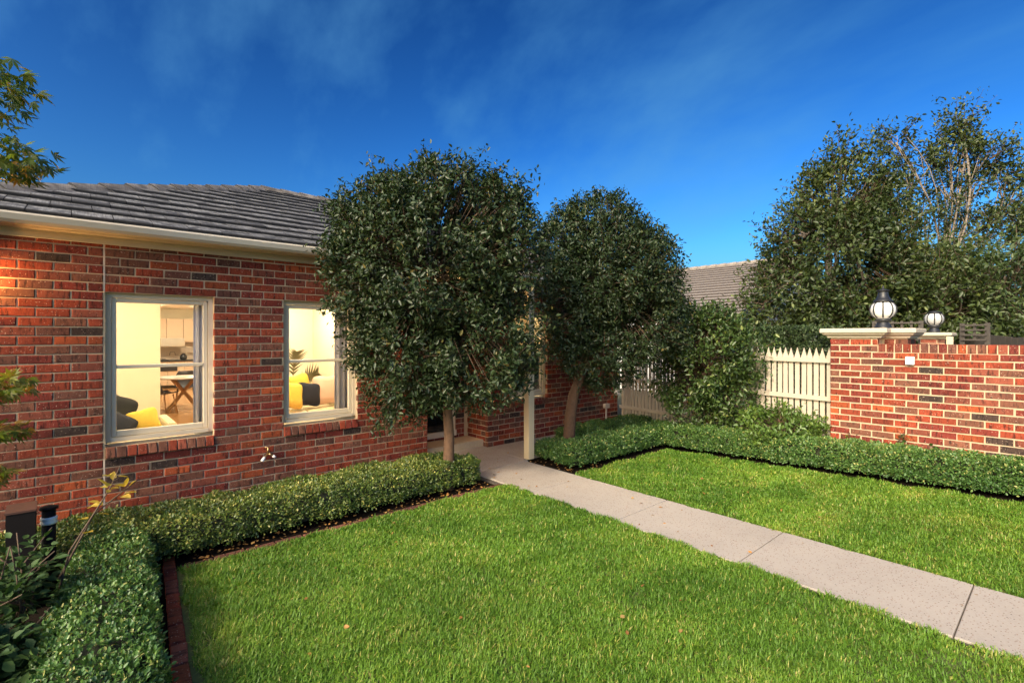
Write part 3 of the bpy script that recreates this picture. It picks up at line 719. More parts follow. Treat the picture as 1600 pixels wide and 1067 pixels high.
# tap on the wall
mb = MB(); tx, tz = 1.70, .46
mb.tube([(tx, WY+.01, tz), (tx, WY-.055, tz)], .012, 8); mb.tube([(tx, WY-.05, tz+.05), (tx, WY-.05, tz-.02)], [.010, .016], 8); mb.tube([(tx, WY-.05, tz-.02), (tx-.045, WY-.075, tz-.055), (tx-.055, WY-.08, tz-.085)], .011, 8); mb.tube([(tx, WY-.05, tz-.02), (tx+.045, WY-.075, tz-.05)], .011, 8)
tap = part('garden_tap', mb, M['brass'], house)
mb = MB(); mb.tube([(tx-.035, WY-.05, tz+.053), (tx+.035, WY-.05, tz+.053)], .006, 6); part('handle', mb, M['brass'], tap)
mb = MB(); mb.tube([(tx-.045, WY-.075, tz-.055), (tx-.075, WY-.088, tz-.095)], [.017, .02], 8); mb.tube([(tx+.045, WY-.075, tz-.05), (tx+.07, WY-.085, tz-.075)], .016, 8); part('hose_fitting', mb, M['white_plastic'], tap)
# meter box and pipe near the fence
mb = MB(); mb.box((8.36, WY-.09, .60), (8.46, WY-.004, .93), 0, .012); part('meter_box', mb, M['white_plastic'], house)
mb = MB(); mb.box((7.99, WY-.07, .36), (8.13, WY-.004, .45), 0, .008); mb.tube([(8.06, WY-.03, .36), (8.06, WY-.03, 0)], .018, 8); part('drain_outlet', mb, M['seal_strip'], house)

# lamps at the porch and on the wall near the corner
mb = MB(); mb.lathe([(.06, -.11), (.10, -.09), (.11, -.05), (.10, -.001)], (4.45, 5.75, 2.655), 16); part('porch_light', mb, M['porch_lamp'], house)
lan = thing('wall_lantern', 'small lit lantern fixed to the brick wall near the house corner', 'wall lamp', (-.80, WY, 2.30))
mb = MB(); mb.box((-.85, WY-.02, 2.20), (-.75, WY+.01, 2.42), 0, .005); mb.box((-.95, WY-.26, 2.40), (-.65, WY-.021, 2.43)); mb.box((-.85, WY-.16, 2.18), (-.75, WY-.021, 2.20)); part('bracket', mb, M['black_metal'], lan)  # out of view; top plate widened to block glow towards the soffit
mb = MB(); mb.lathe([(.03, 2.21), (.042, 2.24), (.042, 2.35), (.03, 2.39)], (-.80, WY-.09, 0), 12); part('globe', mb, M['lantern_glow'], lan)

# ================================================================== INSIDE THE LIT ROOMS
def cushion(label, c, size, rot, mat, th=.085, group='cushions on the sofas'):
    e = thing('cushion', label, 'cushion', c, group)
    m_ = MB(); Rm = Matrix.Rotation(R(rot[2]), 3, 'Z') @ Matrix.Rotation(R(rot[0]), 3, 'X') @ Matrix.Rotation(R(rot[1]), 3, 'Y')
    m_.superell(c, (size/2, th, size/2), .42, 20, 12, 0, Rm, .28); part('cover', m_, M[mat], e)
    return e
def sofa(label, x0, x1, y0, y1, back, arm_end, seat=.60):
    e = thing('sofa', label, 'sofa', ((x0+x1)/2, (y0+y1)/2, .15))
    m_ = MB(); m_.box((x0, y0, .22), (x1, y1, seat-.16), 0, .03); part('base', m_, M['sofa_fabric'], e)
    n = 2; w = (x1-x0-.16)/n
    for i in range(n):
        m_ = MB(); m_.box((x0+.08+w*i+.006, y0+.02, seat-.158), (x0+.08+w*(i+1)-.006, y1-.2, seat), 0, .04); part('seat_cushion', m_, M['sofa_fabric'], e)
    m_ = MB(); m_.box((x0, y1-.2, seat-.15), (x1, y1, back), 0, .05); part('backrest', m_, M['sofa_fabric'], e)
    for a in (x0-.10, x1+.001):
        m_ = MB(); m_.box((a, y0, .22), (a+.10, y1, arm_end), 0, .03); part('armrest', m_, M['sofa_fabric'], e)
    for a in (x0+.05, x1-.05):
        for b_ in (y0+.06, y1-.06):
            m_ = MB(); m_.tube([(a, b_, .15), (a, b_, .22)], .02, 8); part('leg', m_, M['table_wood'], e)
    return e
sofa('cream sofa behind the window next to the wall joint', -.55, .86, 7.35, 8.25, .72, .74)
cushion('dark charcoal cushion leaning highest at the frame of the window by the wall joint', (.36, 7.85, .86), .52, (-20, 28, 25), 'charcoal_cloth')
cushion('dark blue grey cushion lying lower in front of the charcoal one', (.36, 7.55, .72), .44, (-30, 40, 25), 'navy_cloth')
cushion('plump yellow cushion beside the dark cushions on the sofa', (.66, 7.75, .72), .36, (-25, -15, -10), 'yellow_cloth', .11)
sofa('cream sofa under palm fronds seen through the window nearer the big tree', 2.25, 3.50, 8.25, 9.15, .80, .84)
cushion('yellow cushion in front of the others below the palm fronds', (2.60, 8.30, .86), .46, (-18, 14, 20), 'yellow_cloth')
cushion('yellow cushion mostly hidden behind the front yellow one', (2.83, 8.62, .96), .44, (-15, -12, 5), 'yellow_cloth')
cushion('slate blue cushion between the yellow and the blush cushions', (2.93, 8.42, .84), .42, (-18, 10, 10), 'navy_cloth')
cushion('large pale blush cushion at the end of the sofa', (3.30, 8.55, .88), .54, (-15, 0, 0), 'blush_cloth', .12)
# vase with palm fronds
e = thing('potted_palm', 'dark palm fronds in a vase behind the cushions', 'plant', (3.0, 9.55, .15))
m_ = MB(); m_.lathe([(.10, 0), (.14, .1), (.15, .35), (.09, .55), (.07, .66), (.08, .68)], (3.0, 9.55, .15), 14); part('vase', m_, M['white_cloth'], e)
fr_ = MB()
for dx, dz, ln in ((-.42, .60, .62), (.05, .78, .78), (.42, .35, .55), (-.62, .18, .55)):
    p0 = Vector((3.0, 9.5, .80)); p1 = p0+Vector((dx*.5, -.05, dz*.7)); p2 = p0+Vector((dx, -.1, dz*.9)); 
    pts = [p0.lerp(p1, t).lerp(p1.lerp(p2, t), t) for t in [k/12 for k in range(13)]]
    fr_.tube(pts, .006, 5)
    for k in range(4, 13):
        d_ = (pts[k]-pts[k-1]).normalized(); s_ = Vector((-d_.z, 0, d_.x))
        for sg in (-1, 1):
            L_ = .27*math.sin((k-3)/10*2.6+.3); tip = pts[k]+(s_*sg*.8+d_*.65)*L_+Vector((0, random.uniform(-.05, .05), 0)); w_ = d_*.030
            fr_.add([pts[k]-w_, pts[k]+w_, tip], [(0, 1, 2)])
part('frond', fr_, M['palm_leaf'], e)
# curtains inside the windows
def curtain(label, x0, x1, z0=.5, z1=2.45, y=WY+.24):
    V, F = [], []; n = 28
    for j in (0, 1):
        for i in range(n+1):
            u = i/n; V.append((x0+(x1-x0)*u, y+.022*math.sin(u*math.pi*7), (z0, z1)[j]))
    for i in range(n): F.append((i, i+1, n+2+i, n+1+i))
    m_ = MB(); m_.add(V, F, 0, True); o = m_.build('curtain', M['curtain_cloth']); so = o.modifiers.new('thickness', 'SOLIDIFY'); so.thickness = .004
    return tag(o, label, 'curtain', 'curtains drawn aside')
curtain('pale curtain drawn to the tap side of the window by the wall joint', 1.00, 1.20); curtain('pale lilac curtain drawn to the side behind the tree leaves', 2.60, 2.86)
curtain('narrow curtain edge at the wall joint side of the window', .22, .315)
# dining table, chairs, kitchen
tb = thing('dining_table', 'round dining table with crossed timber legs beyond the sofa', 'table', (1.86, 13.3, .15))
m_ = MB(); m_.lathe([(.55, .72), (.56, .735), (.55, .75)], (1.86, 13.3, .15), 28); part('tabletop', m_, M['splash_tile'], tb)
for a in (35, 125, 215, 305):
    c_, s_ = math.cos(R(a)), math.sin(R(a)); m_ = MB()
    m_.tube([(1.86+.42*c_, 13.3+.42*s_, .15), (1.86-.30*c_, 13.3-.30*s_, .865)], .034, 6, 0, True, False); part('leg', m_, M['table_wood'], tb)
def chair(label, x, y, rot):
    e = thing('dining_chair', label, 'chair', (x, y, .15), 'chairs round the dining table')
    c_, s_ = math.cos(R(rot)), math.sin(R(rot)); W_ = lambda a, b_, z: (x+a*c_-b_*s_, y+a*s_+b_*c_, .15+z)
    V, F = [], []; prof = [(.22, .43), (.05, .415), (-.12, .42), (-.20, .47), (-.235, .58), (-.25, .72), (-.245, .82)]
    for k, (b_, z) in enumerate(prof):
        wv = [.20, .22, .22, .22, .225, .20, .14][k]
        for i in range(7):
            t = -1+2*i/6; V.append(W_(wv*t, b_+.07*abs(t)**2*(1 if k > 2 else 0), z+.045*abs(t)**2*(1 if k < 4 else .2)))
    for k in range(len(prof)-1):
        for i in range(6): F.append((k*7+i, k*7+i+1, k*7+8+i, k*7+7+i))
    m_ = MB(); m_.add(V, F, 0, True); o = part('shell', m_, M['chair_shell'], e); so = o.modifiers.new('thickness', 'SOLIDIFY'); so.thickness = .012
    for a, b_ in ((-.15, .12), (.15, .12), (-.15, -.12), (.15, -.12)):
        m_ = MB(); m_.tube([W_(a, b_, .42), W_(a*1.35, b_*1.6, 0)], [.015, .010], 6); part('leg', m_, M['table_wood'], e)
chair('dark shell dining chair between the cream wall and the round table', 1.42, 12.85, -65)
chair('dark shell dining chair at the kitchen side of the round table', 2.0, 14.05, 170)
chair('dark shell dining chair half hidden by the pale curtain', 2.42, 13.3, 110)
k_ = thing('kitchen_units', 'cream kitchen cupboards with dark benchtop and range hood at the end of the room', 'kitchen cupboards', (2.2, 19.300, .15))
for i in range(7):
    x0 = .4+i*.46
    m_ = MB(); m_.box((x0+.004, 19.360, 1.62), (x0+.456, 19.690, 2.38), 0, .004); part('cupboard_door', m_, M['cabinet_cream'], k_)
    m_ = MB(); m_.box((x0+.004, 19.120, .25), (x0+.456, 19.690, 1.0), 0, .004); part('cupboard_door', m_, M['cabinet_cream'], k_)
m_ = MB(); m_.box((.36, 19.080, 1.005), (3.66, 19.690, 1.045)); part('benchtop', m_, M['bench_dark'], k_)
m_ = MB(); m_.box((.36, 19.660, 1.05), (3.66, 19.695, 1.615)); part('splashback', m_, M['splash_tile'], k_)
m_ = MB(); m_.box((2.05, 19.100, 1.48), (2.70, 19.350, 1.75), 0, .01); m_.box((.5, 19.300, 1.44), (3.6, 19.355, 1.46)); part('range_hood', m_, M['steel'], k_)
m_ = MB(); m_.box((1.6, 19.095, .70), (2.5, 19.115, .92)); part('oven_door', m_, M['bench_dark'], k_)
e = thing('kettle', 'small black kettle on the dark kitchen bench', 'kettle', (2.70, 19.350, 1.045)); m_ = MB(); m_.lathe([(.07, 0), (.10, .04), (.10, .12), (.05, .19), (.015, .21)], (2.70, 19.350, 1.045), 14); part('body', m_, M['bench_dark'], e)
m_ = MB(); m_.tube([(2.32, 19.350, 1.20), (2.34, 19.350, 1.30), (2.46, 19.350, 1.30), (2.48, 19.350, 1.20)], .008, 6); part('handle', m_, M['bench_dark'], e)
e = thing('cooktop', 'flat black cooktop with trivets on the kitchen bench', 'cooktop', (1.95, 19.300, 1.045)); m_ = MB(); m_.box((1.65, 19.120, 1.046), (2.27, 19.580, 1.055)); part('plate', m_, M['bench_dark'], e)
m_ = MB()
for q in (1.78, 1.96, 2.14): m_.tube([(q-.07, 19.300, 1.08), (q+.07, 19.300, 1.08)], .012, 6); m_.tube([(q, 19.200, 1.08), (q, 19.400, 1.08)], .012, 6); m_.tube([(q, 19.300, 1.056), (q, 19.300, 1.08)], .012, 6)
part('trivet', m_, M['bench_dark'], e)

# ================================================================== GARDEN WALL, PIERS, LAMPS
WX = 7.85
gw = thing('garden_wall', 'red brick garden wall with brick-on-edge top and capped end pier behind the hedge', 'wall', (WX, 1, 0))
mb = MB(); mb.box((WX+.0055, -2.6, -.1), (WX+.222, 1.678, 1.70)); mb.box((WX+.005, 1.681, -.1), (WX+.45, 2.213, 1.783)); mb.box((WX+.2265, 1.41, -.1), (WX+.70, 2.05, 1.782)); part('mortar_core', mb, M['mortar'], gw)
specs = []
zoff = 1.60-19*CO
for k in range(0, 19):
    z = zoff+k*CO+CO/2
    # the face runs towards -y, so bricks turn by -90 degrees
    for c, ln in run_bricks(0, 4.8, k, k % 2 == 1): specs.append(((WX, 2.22-c, z), R(-90), ln, BRH, .06, z > .25))
for k in (19, 20):
    z = zoff+k*CO+CO/2
    for c, ln in run_bricks(0, .54, k, k % 2 == 1): specs.append(((WX, 2.22-c, z), R(-90), ln, BRH, .06, True))
for k in (18, 19, 20):
    z = zoff+k*CO+CO/2
    for c, ln in run_bricks(0, .25, k, k % 2 == 0): specs.append(((WX+.22, 1.655-c, z), R(-90), ln, BRH, .06, k > 18))
    for c, ln in run_bricks(WX+.29, WX+.70, k, k % 2 == 0): specs.append(((c, 1.405, z), 0, ln, BRH, .06, k > 18))
place_bricks(specs, gw, 299)
yy = 1.672
while yy > -2.5:
    vs, fs = brick_verts(.076, .104, .22, .005, .002)
    o = link('coping_brick', MB().add(vs, fs).mesh('coping_brick', [M[random.choice(['brick_red', 'brick_rose', 'brick_brown', 'brick_brown', 'brick_mauve', 'brick_deep', 'brick_orange'])]]), gw, (WX-.001, yy-.038, 1.6525)); o.rotation_euler = (0, 0, R(-90)+random.gauss(0, .01)); yy -= .086
def cap(x0, x1, y0, y1, z, parent, o=.10, h=.125):
    m_ = MB(); pr = [(0, 0), (.25, .0), (.35, .18), (.55, .26), (.72, .36), (.78, .5), (1.0, .56), (1.0, .88), (.93, 1.0)]
    V, F = [], []
    for a, b_ in pr:
        a *= o; V += [(x0-a, y0-a, z+b_*h), (x1+a, y0-a, z+b_*h), (x1+a, y1+a, z+b_*h), (x0-a, y1+a, z+b_*h)]
    for i in range(len(pr)-1):
        for j in range(4): F.append((i*4+j, i*4+(j+1) % 4, i*4+4+(j+1) % 4, i*4+4+j))
    F += [(3, 2, 1, 0), tuple(len(V)-4+j for j in range(4))]
    m_.add(V, F); return part('pier_cap', m_, M['cap_stone'], parent)
cap(WX, WX+.46, 1.66, 2.22, 1.785, gw); cap(WX+.22, WX+.70, 1.405, 2.06, 1.7835, gw)
gp = thing('gate_pier', 'short red brick pier with flat cream cap standing behind the garden wall', 'pier', (12.2, 1.73, 0))
mb = MB(); mb.box((12.027, 1.557, -.1), (12.373, 1.903, 1.759)); part('mortar_core', mb, M['mortar'], gp)
specs = []
for k in range(0, 21):
    z = 1.76-k*CO-CO/2
    for c, ln in run_bricks(1.55, 1.91, k): specs.append(((12.02, c, z), R(-90), ln, BRH, .06, k < 6))
    for c, ln in run_bricks(12.085, 12.38, k): specs.append(((c, 1.55, z), 0, ln, BRH, .06, k < 6))
place_bricks(specs, gp, 60); cap(12.02, 12.38, 1.55, 1.91, 1.76, gp, .11, .115)
m, n, l, b = new_mat('lamp_glass_grey'); b.inputs['Base Color'].default_value = (.50, .50, .48, 1); b.inputs['Roughness'].default_value = .1
def lamp(label, x, y, z, top=True):
    e = thing('pier_lamp', label, 'lamp', (x, y, z), 'globe lamps on the brick piers')
    m_ = MB(); m_.lathe([(.135, 0), (.135, .035), (.12, .05), (.105, .09), (.085, .12), (.08, .135), (.125, .15), (.13, .175), (.10, .19)], (x, y, z), 24); part('base', m_, M['black_metal'], e)
    pr = [(.105*1, .19)]+[(.195*math.cos(t)**.75, .355+.165*math.sin(t)) for t in [R(q) for q in range(-60, 61, 10)]]
    m_ = MB(); m_.lathe(pr, (x, y, z), 32); part('globe', m_, M['lamp_glass' if top else 'lamp_glass_grey'], e)
    for k in range(8):
        a = 2*math.pi*k/8+.2; m_ = MB()
        m_.tube([(x+(r_+.006)*math.cos(a), y+(r_+.006)*math.sin(a), z+h_) for r_, h_ in pr[1:]], .0125, 6); part('rib', m_, M['black_metal'], e)
    m_ = MB(); m_.lathe([(.125, .495), (.155, .50), (.155, .52), (.125, .545), (.10, .58), (.085, .62), (.078, .675), (.075, .70), (.10, .705), (.098, .715), (.05, .735), (.018, .745), (.016, .775), (.022, .785), (.0, .81)] if top else [(.12, .495), (.15, .50), (.15, .52), (.09, .545), (.04, .56), (.01, .57)], (x, y, z), 24); part('crown_cap', m_, M['black_metal'], e)
    for ch in e.children: ch.scale = (.74, .74, .74); ch.location = Vector(ch.location)*.74
    return e
lamp('larger black and white globe lamp with crown top on the wall pier', 8.33, 1.72, 1.905)
lamp('further globe lamp without crown top on the short gate pier', 12.2, 1.73, 1.872, False)
mb = MB(); mb.box((10.03, 1.20, 0), (10.11, 1.28, 1.80), 0, .006); tag(mb.build('gate_post', M['post_paint']), 'thin cream post between the two capped piers', 'post')
mb = MB(); mb.box((WX-.05, 1.295, 1.45), (WX-.003, 1.385, 1.55), 0, .006); tag(mb.build('intercom_box', M['white_plastic']), 'small white box fixed high on the brick garden wall', 'electrical box')

# picket fence
fe = thing('picket_fence', 'cream picket fence with pointed tops between house and garden wall', 'fence', (8.25, 4.2, 0))
FA, FB = Vector((8.50, 6.20, 0)), Vector((8.00, 2.24, 0)); fd = (FB-FA).normalized(); fn = Vector((-fd.y, fd.x, 0)); fn = fn if fn.x < 0 else -fn; flen = (FB-FA).length
def fbox(u0, u1, d0, d1, z0, z1):
    m_ = MB(); c = [FA+fd*u0+fn*d0, FA+fd*u1+fn*d0, FA+fd*u1+fn*d1, FA+fd*u0+fn*d1]
    m_.add([(p.x, p.y, z0) for p in c]+[(p.x, p.y, z1) for p in c], [(3, 2, 1, 0), (4, 5, 6, 7), (0, 1, 5, 4), (1, 2, 6, 5), (2, 3, 7, 6), (3, 0, 4, 7)]); return m_
for z in (.33, .89, 1.43): part('rail', fbox(0, flen, .001, .04, z, z+.062), M['fence_paint'], fe)
for u in (0.0, 1.32, 2.65): part('post', fbox(u, u+.09, -.125, -.021, -.1, 1.30), M['fence_paint'], fe)
w_ = .068; th = .018; po = [(-w_/2, 0), (w_/2, 0), (w_/2, 1.46), (w_*.62, 1.49), (w_/2, 1.52), (w_*.30, 1.555), (0, 1.63), (-w_*.30, 1.555), (-w_/2, 1.52), (-w_*.62, 1.49), (-w_/2, 1.46)]
pm = MB().prism([(a*.92, b_) for a, b_ in po], 'y', -th/2, th/2).mesh('picket', [M['fence_paint']])
u = .06
while u < flen-.03:
    p = FA+fd*u-fn*.0105; o = link('picket', pm, fe, (p.x, p.y, .01+random.gauss(0, .003))); o.rotation_euler = (random.gauss(0, .003), random.gauss(0, .003), math.atan2(fd.y, fd.x)); u += .0865

# grey paling fence and lattice behind the wall
pf = thing('paling_fence', 'weathered grey timber paling fence behind the garden wall', 'fence', (13.4, .5, 0))
A, B = Vector((14.7, 1.62, 0)), Vector((11.9, -.35, 0)); d_ = (B-A).normalized(); L_ = (B-A).length; k = 0; u = 0
while u < L_:
    t = u/L_; p = A+d_*u; q = A+d_*(u+.142); h = 1.89-.22*t+random.gauss(0, .006); m_ = MB(); n_ = Vector((-d_.y, d_.x, 0))*.009*(1 if k % 2 else 1)
    m_.add([(p-n_)[:2]+(0,), (q-n_)[:2]+(0,), (q+n_)[:2]+(0,), (p+n_)[:2]+(0,), (p-n_)[:2]+(h,), (q-n_)[:2]+(h-.01,), (q+n_)[:2]+(h-.01,), (p+n_)[:2]+(h,)], [(3, 2, 1, 0), (4, 5, 6, 7), (0, 1, 5, 4), (1, 2, 6, 5), (2, 3, 7, 6), (3, 0, 4, 7)])
    part('paling', m_, M['grey_timber'], pf); u += .150; k += 1
def lattice(label, A, B, z0, z1, nv, nh):
    e = thing('lattice_screen', label, 'lattice screen', A, 'timber lattice screens behind the garden wall'); A, B = Vector(A), Vector(B); d_ = B-A; n_ = Vector((-d_.y, d_.x, 0)).normalized()*.012
    def bar(name, p, q, w, zz):
        m_ = MB(); up_ = Vector(w); V = [p-up_-n_*zz, q-up_-n_*zz, q+up_-n_*zz, p+up_-n_*zz, p-up_+n_*zz, q-up_+n_*zz, q+up_+n_*zz, p+up_+n_*zz]
        m_.add([v_[:] for v_ in V], [(3, 2, 1, 0), (4, 5, 6, 7), (0, 1, 5, 4), (1, 2, 6, 5), (2, 3, 7, 6), (3, 0, 4, 7)]); part(name, m_, M['grey_timber'], e)
    dn = d_.normalized()
    for i in range(nv+1): p = A+d_*(i/nv); bar('upright', Vector((p.x, p.y, 0 if i in (0, nv) else z0)), Vector((p.x, p.y, z1+.04)), dn*(.04 if i in (0, nv) else .022), .6)
    for j in range(nh+1): z = z0+(z1-z0)*j/nh; bar('slat', Vector((A.x, A.y, z))-n_*2.6, Vector((B.x, B.y, z))-n_*2.6, (0, 0, .016), .5)
lattice('timber lattice panel between the two globe lamps', (12.55, 2.74, 0), (12.8, 2.02, 0), 1.74, 2.08, 5, 3)
lattice('timber lattice panel beside the further globe lamp', (13.0, 1.42, 0), (12.85, 1.05, 0), 1.74, 2.02, 2, 3)

# neighbour's house beyond the fence
nh = thing('neighbour_house', 'pale tiled gable roof of the house beyond the picket fence', 'house', (16, 11, 0))
XE_, XR_, Y0_, Y1_ = 13.7, 19.2, 6.2, 19; zE, zR = 2.27, 4.57
mb = MB(); mb.box((XE_+.5, Y0_+.4, 0), (XR_+5, Y1_-.4, zE)); mb.prism([(XE_+.5, zE), (2*XR_-XE_-.5, zE), (XR_, zR-.12)], 'y', Y0_+.4, Y1_-.4); part('wall', mb, M['white_plastic'], nh)
mb = MB(); nr = 20
for i in range(nr):
    a, b_ = i/nr, (i+1)/nr
    xa, xb = XE_+(XR_-XE_)*a, XE_+(XR_-XE_)*b_+.05; za, zb = zE+(zR-zE)*a, zE+(zR-zE)*b_+.01
    mb.add([(xa, Y0_, za+.05), (xa, Y1_, za+.05), (xb, Y1_, zb), (xb, Y0_, zb)], [(0, 3, 2, 1)], 0); mb.add([(xa, Y0_, za-.02), (xa, Y1_, za-.02), (xa, Y1_, za+.05), (xa, Y0_, za+.05)], [(0, 3, 2, 1)], 1)
mb.add([(2*XR_-XE_, Y0_, zE), (2*XR_-XE_, Y1_, zE), (XR_, Y1_, zR), (XR_, Y0_, zR)], [(0, 1, 2, 3)], 0)
yk = Y0_
while yk < Y1_: mb.tube([(XR_, yk, zR+.04), (XR_, yk+.42, zR+.02)], .09, 6, 0); yk += .4
part('roof', mb, [M['neighbour_tile'], M['neighbour_nose']], nh)
mb = MB(); mb.box((XE_-.06, Y0_, zE-.16), (XE_-.005, Y1_, zE+.0)); part('gutter', mb, M['white_plastic'], nh)

# ================================================================== PLANTS
def limb(mb, a, b, r0, r1, bend=.08, n=5, sides=7):
    a, b = Vector(a), Vector(b); k = Vector((random.uniform(-1, 1), random.uniform(-1, 1), random.uniform(-.2, .6)))*bend*(b-a).length
    pts = [a.lerp(b, t)+k*math.sin(math.pi*t) for t in [i/n for i in range(n+1)]]
    mb.tube(pts, [r0+(r1-r0)*i/n for i in range(n+1)], sides); return pts
def tree(name, label, base, lobes, trunk_pts, trunk_r, n_twig, per, L, Wd, leaf, bark='bark', limb_r=.035, twig_len=.28, up=.35, inner=.25, group=None, sprig=.06, droop=.15, sub=3, fork=None, cat='tree', twf=.5, gapz=-9, gapt=.33):
    e = thing(name, label, cat, base, group); B = Vector(base)
    lw = [((c[0]+B.x, c[1]+B.y, c[2]+B.z), r) for c, r in lobes]
    mb = MB(); tp = [B+Vector(p) for p in trunk_pts]; mb.tube(tp, trunk_r, 10)
    top = tp[-1] if fork is None else tp[fork]
    for c, r in lw:
        pts = limb(mb, top, Vector(c), trunk_r[-1]*.75, limb_r*.55, .1)
        for q in range(sub):
            dv = Vector((random.gauss(0, 1), random.gauss(0, 1), random.uniform(-.3, 1))).normalized()
            limb(mb, pts[random.randint(2, 4)], Vector(c)+Vector((dv.x*r[0], dv.y*r[1], dv.z*r[2]))*.85, limb_r*.5, .006, .12, 5, 5)
    part('trunk', mb, M[bark], e)
    P, D, N, ll, ww, tw = crown_leaves(lw, n_twig, per, L, Wd, twig_len, up, inner, sprig, droop, zmin=gapz, gapt=gapt)
    me = leaf_mesh('crown', P, D, N, ll, ww, M[leaf], tints(len(P)))
    link('crown', me, e)
    cen = np.mean([l_[0] for l_ in lw], 0)
    link('twigs', twig_mesh('twigs', tw, cen, .004*max(1, L/.05), twf), e)
    return e
def lob(a, h, r, f=0.0):
    """lobe at a metres to the camera's right of the trunk, f metres deeper, h metres up"""
    v = RGT*a+FWD*f; return ((v.x, v.y, h), r)
tree('standard_tree', 'dense glossy round-headed tree with warm lit trunk standing in the hedge by the front path', (3.34, 4.93, 0),
     [lob(-.20, 2.70, (1.08, 1.0, 1.05)), lob(-.46, 1.66, (.70, .70, .86)), lob(.36, 1.64, (.72, .70, .74)), lob(.0, 3.25, (.84, .78, .58)), lob(-.84, 3.06, (.52, .52, .62)), lob(.58, 2.85, (.56, .60, .80)), lob(-.86, 2.42, (.52, .50, .60))],
     [(0, 0, -.05), (.01, 0, .3), (.02, .0, .62), (.0, .01, .95), (.02, .0, 1.4)], [.082, .070, .062, .058, .05], 2500, 31, .056, .45, 'leaf_ficus', limb_r=.03, gapz=.50, twf=.6, inner=.42, gapt=.27, sprig=.07, twig_len=.2)
tree('standard_tree', 'dense dark round-headed tree with forked trunk in the bed beside the porch post', (5.68, 5.12, 0),
     [lob(.70, 2.70, (.86, .82, 1.08)), lob(.15, 2.30, (.56, .55, .95)), lob(1.20, 2.0, (.62, .58, .68)), lob(.50, 3.32, (.70, .62, .64)), lob(1.18, 2.70, (.58, .55, .80)), lob(.55, 1.60, (.60, .58, .62)), lob(.05, 3.15, (.45, .45, .60))],
     [(0, 0, -.05), (.01, -.01, .3), (.03, -.02, .6), (.07, -.05, .9), (.22, -.14, 1.35)], [.105, .092, .088, .08, .065], 2200, 30, .055, .45, 'leaf_ficus', limb_r=.03, gapz=.7, twf=.6, inner=.42, gapt=.27, sprig=.07, twig_len=.2)
tree('camellia_bush', 'loose green bush leaning over the picket fence', (7.80, 3.95, 0),
     [lob(.05, 1.50, (.80, .60, .68)), lob(-.32, 1.15, (.50, .5, .55)), lob(.50, 1.45, (.50, .5, .55)), lob(.30, .80, (.62, .5, .42)), lob(-.05, 1.92, (.42, .42, .36)), lob(-.48, 1.72, (.38, .4, .38)), lob(-.30, .72, (.30, .3, .35))],
     [(0, 0, -.05), (.02, 0, .3), (0, .03, .6)], [.05, .04, .035], 1000, 20, .068, .46, 'leaf_shrub', limb_r=.02, twig_len=.2, sprig=.12, cat='bush', inner=.15)
tree('low_shrub', 'low bright green shrub against the foot of the picket fence', (7.78, 2.72, .02),
     [lob(.0, .36, (.46, .35, .26)), lob(-.42, .40, (.34, .3, .30)), lob(.42, .32, (.32, .3, .24)), lob(-.15, .58, (.22, .2, .16))],
     [(0, 0, -.05), (0, 0, .12), (.02, 0, .2)], [.03, .025, .02], 420, 14, .058, .50, 'leaf_bright', limb_r=.012, twig_len=.12, sprig=.08, up=.8, cat='shrub', inner=.1, droop=-.3)
# trees beyond
tree('bushy_tree', 'broad bushy tree with peaked crown behind the brick pier', (13.76, 3.85, 0),
     [lob(.1, 3.4, (1.55, 1.5, 1.5)), lob(-.85, 2.5, (1.1, 1.1, 1.1)), lob(.9, 2.7, (1.0, 1.1, 1.3)), lob(.25, 4.8, (.85, .85, 1.1)), lob(.20, 5.95, (.34, .34, .48)), lob(-.7, 4.2, (.72, .7, .6)), lob(1.15, 4.4, (.60, .6, .7)), lob(-.2, 1.6, (1.6, 1.0, .9)), lob(1.1, 5.15, (.28, .28, .40)), lob(-.40, 5.15, (.30, .3, .45))],
     [(0, 0, -.05), (0, .1, 1.2), (.1, .1, 2.6), (.1, .1, 4.6)], [.17, .14, .10, .06], 2500, 17, .105, .47, 'leaf_gum', 'bark_grey', .06, .5, sprig=.08, inner=.15)
tree('tall_open_tree', 'tall open tree with bare pale limbs and small leaf clumps against the sky', (20.6, 2.9, 0),
     [lob(*q) for q in ((-1.25, 8.0, (.45, .4, .35)), (-.6, 7.2, (.55, .5, .40)), (-1.4, 6.5, (.5, .5, .35)), (.45, 7.7, (.45, .4, .40)), (.75, 8.65, (.30, .3, .45)), (1.0, 7.95, (.35, .3, .35)), (1.7, 7.6, (.6, .5, .38)), (2.3, 6.95, (.5, .5, .33)), (2.8, 6.4, (.55, .5, .38)), (1.3, 6.7, (.5, .5, .33)), (2.1, 5.4, (.8, .7, .4)), (.3, 6.5, (.5, .5, .30)), (-.3, 5.7, (.7, .6, .4)), (1.1, 5.3, (.7, .6, .35)), (3.4, 5.7, (.6, .5, .4)), (-2.2, 5.5, (.8, .7, .6)))],
     [(0, 0, -.05), (0, 0, 1.2), (.05, .0, 2.2), (.05, 0, 2.9)], [.14, .10, .07, .045], 900, 18, .12, .44, 'leaf_gum', 'bark_grey', .04, .5, sprig=.1, inner=.3, sub=4)
tree('dense_shrub', 'dense mid green shrub directly behind the further globe lamp', (14.9, 2.55, 0),
     [lob(.2, 2.4, (1.3, 1.1, 1.15)), lob(-.5, 1.7, (1.1, 1, .9)), lob(.9, 3.0, (.8, .7, .6)), lob(1.0, 1.6, (1.0, .8, .9))],
     [(0, 0, -.05), (0, 0, .8), (0, .1, 1.5)], [.09, .07, .06], 700, 15, .115, .42, 'leaf_gum', 'bark_grey', .05, .45, cat='shrub', group='shrubs beyond the garden wall')
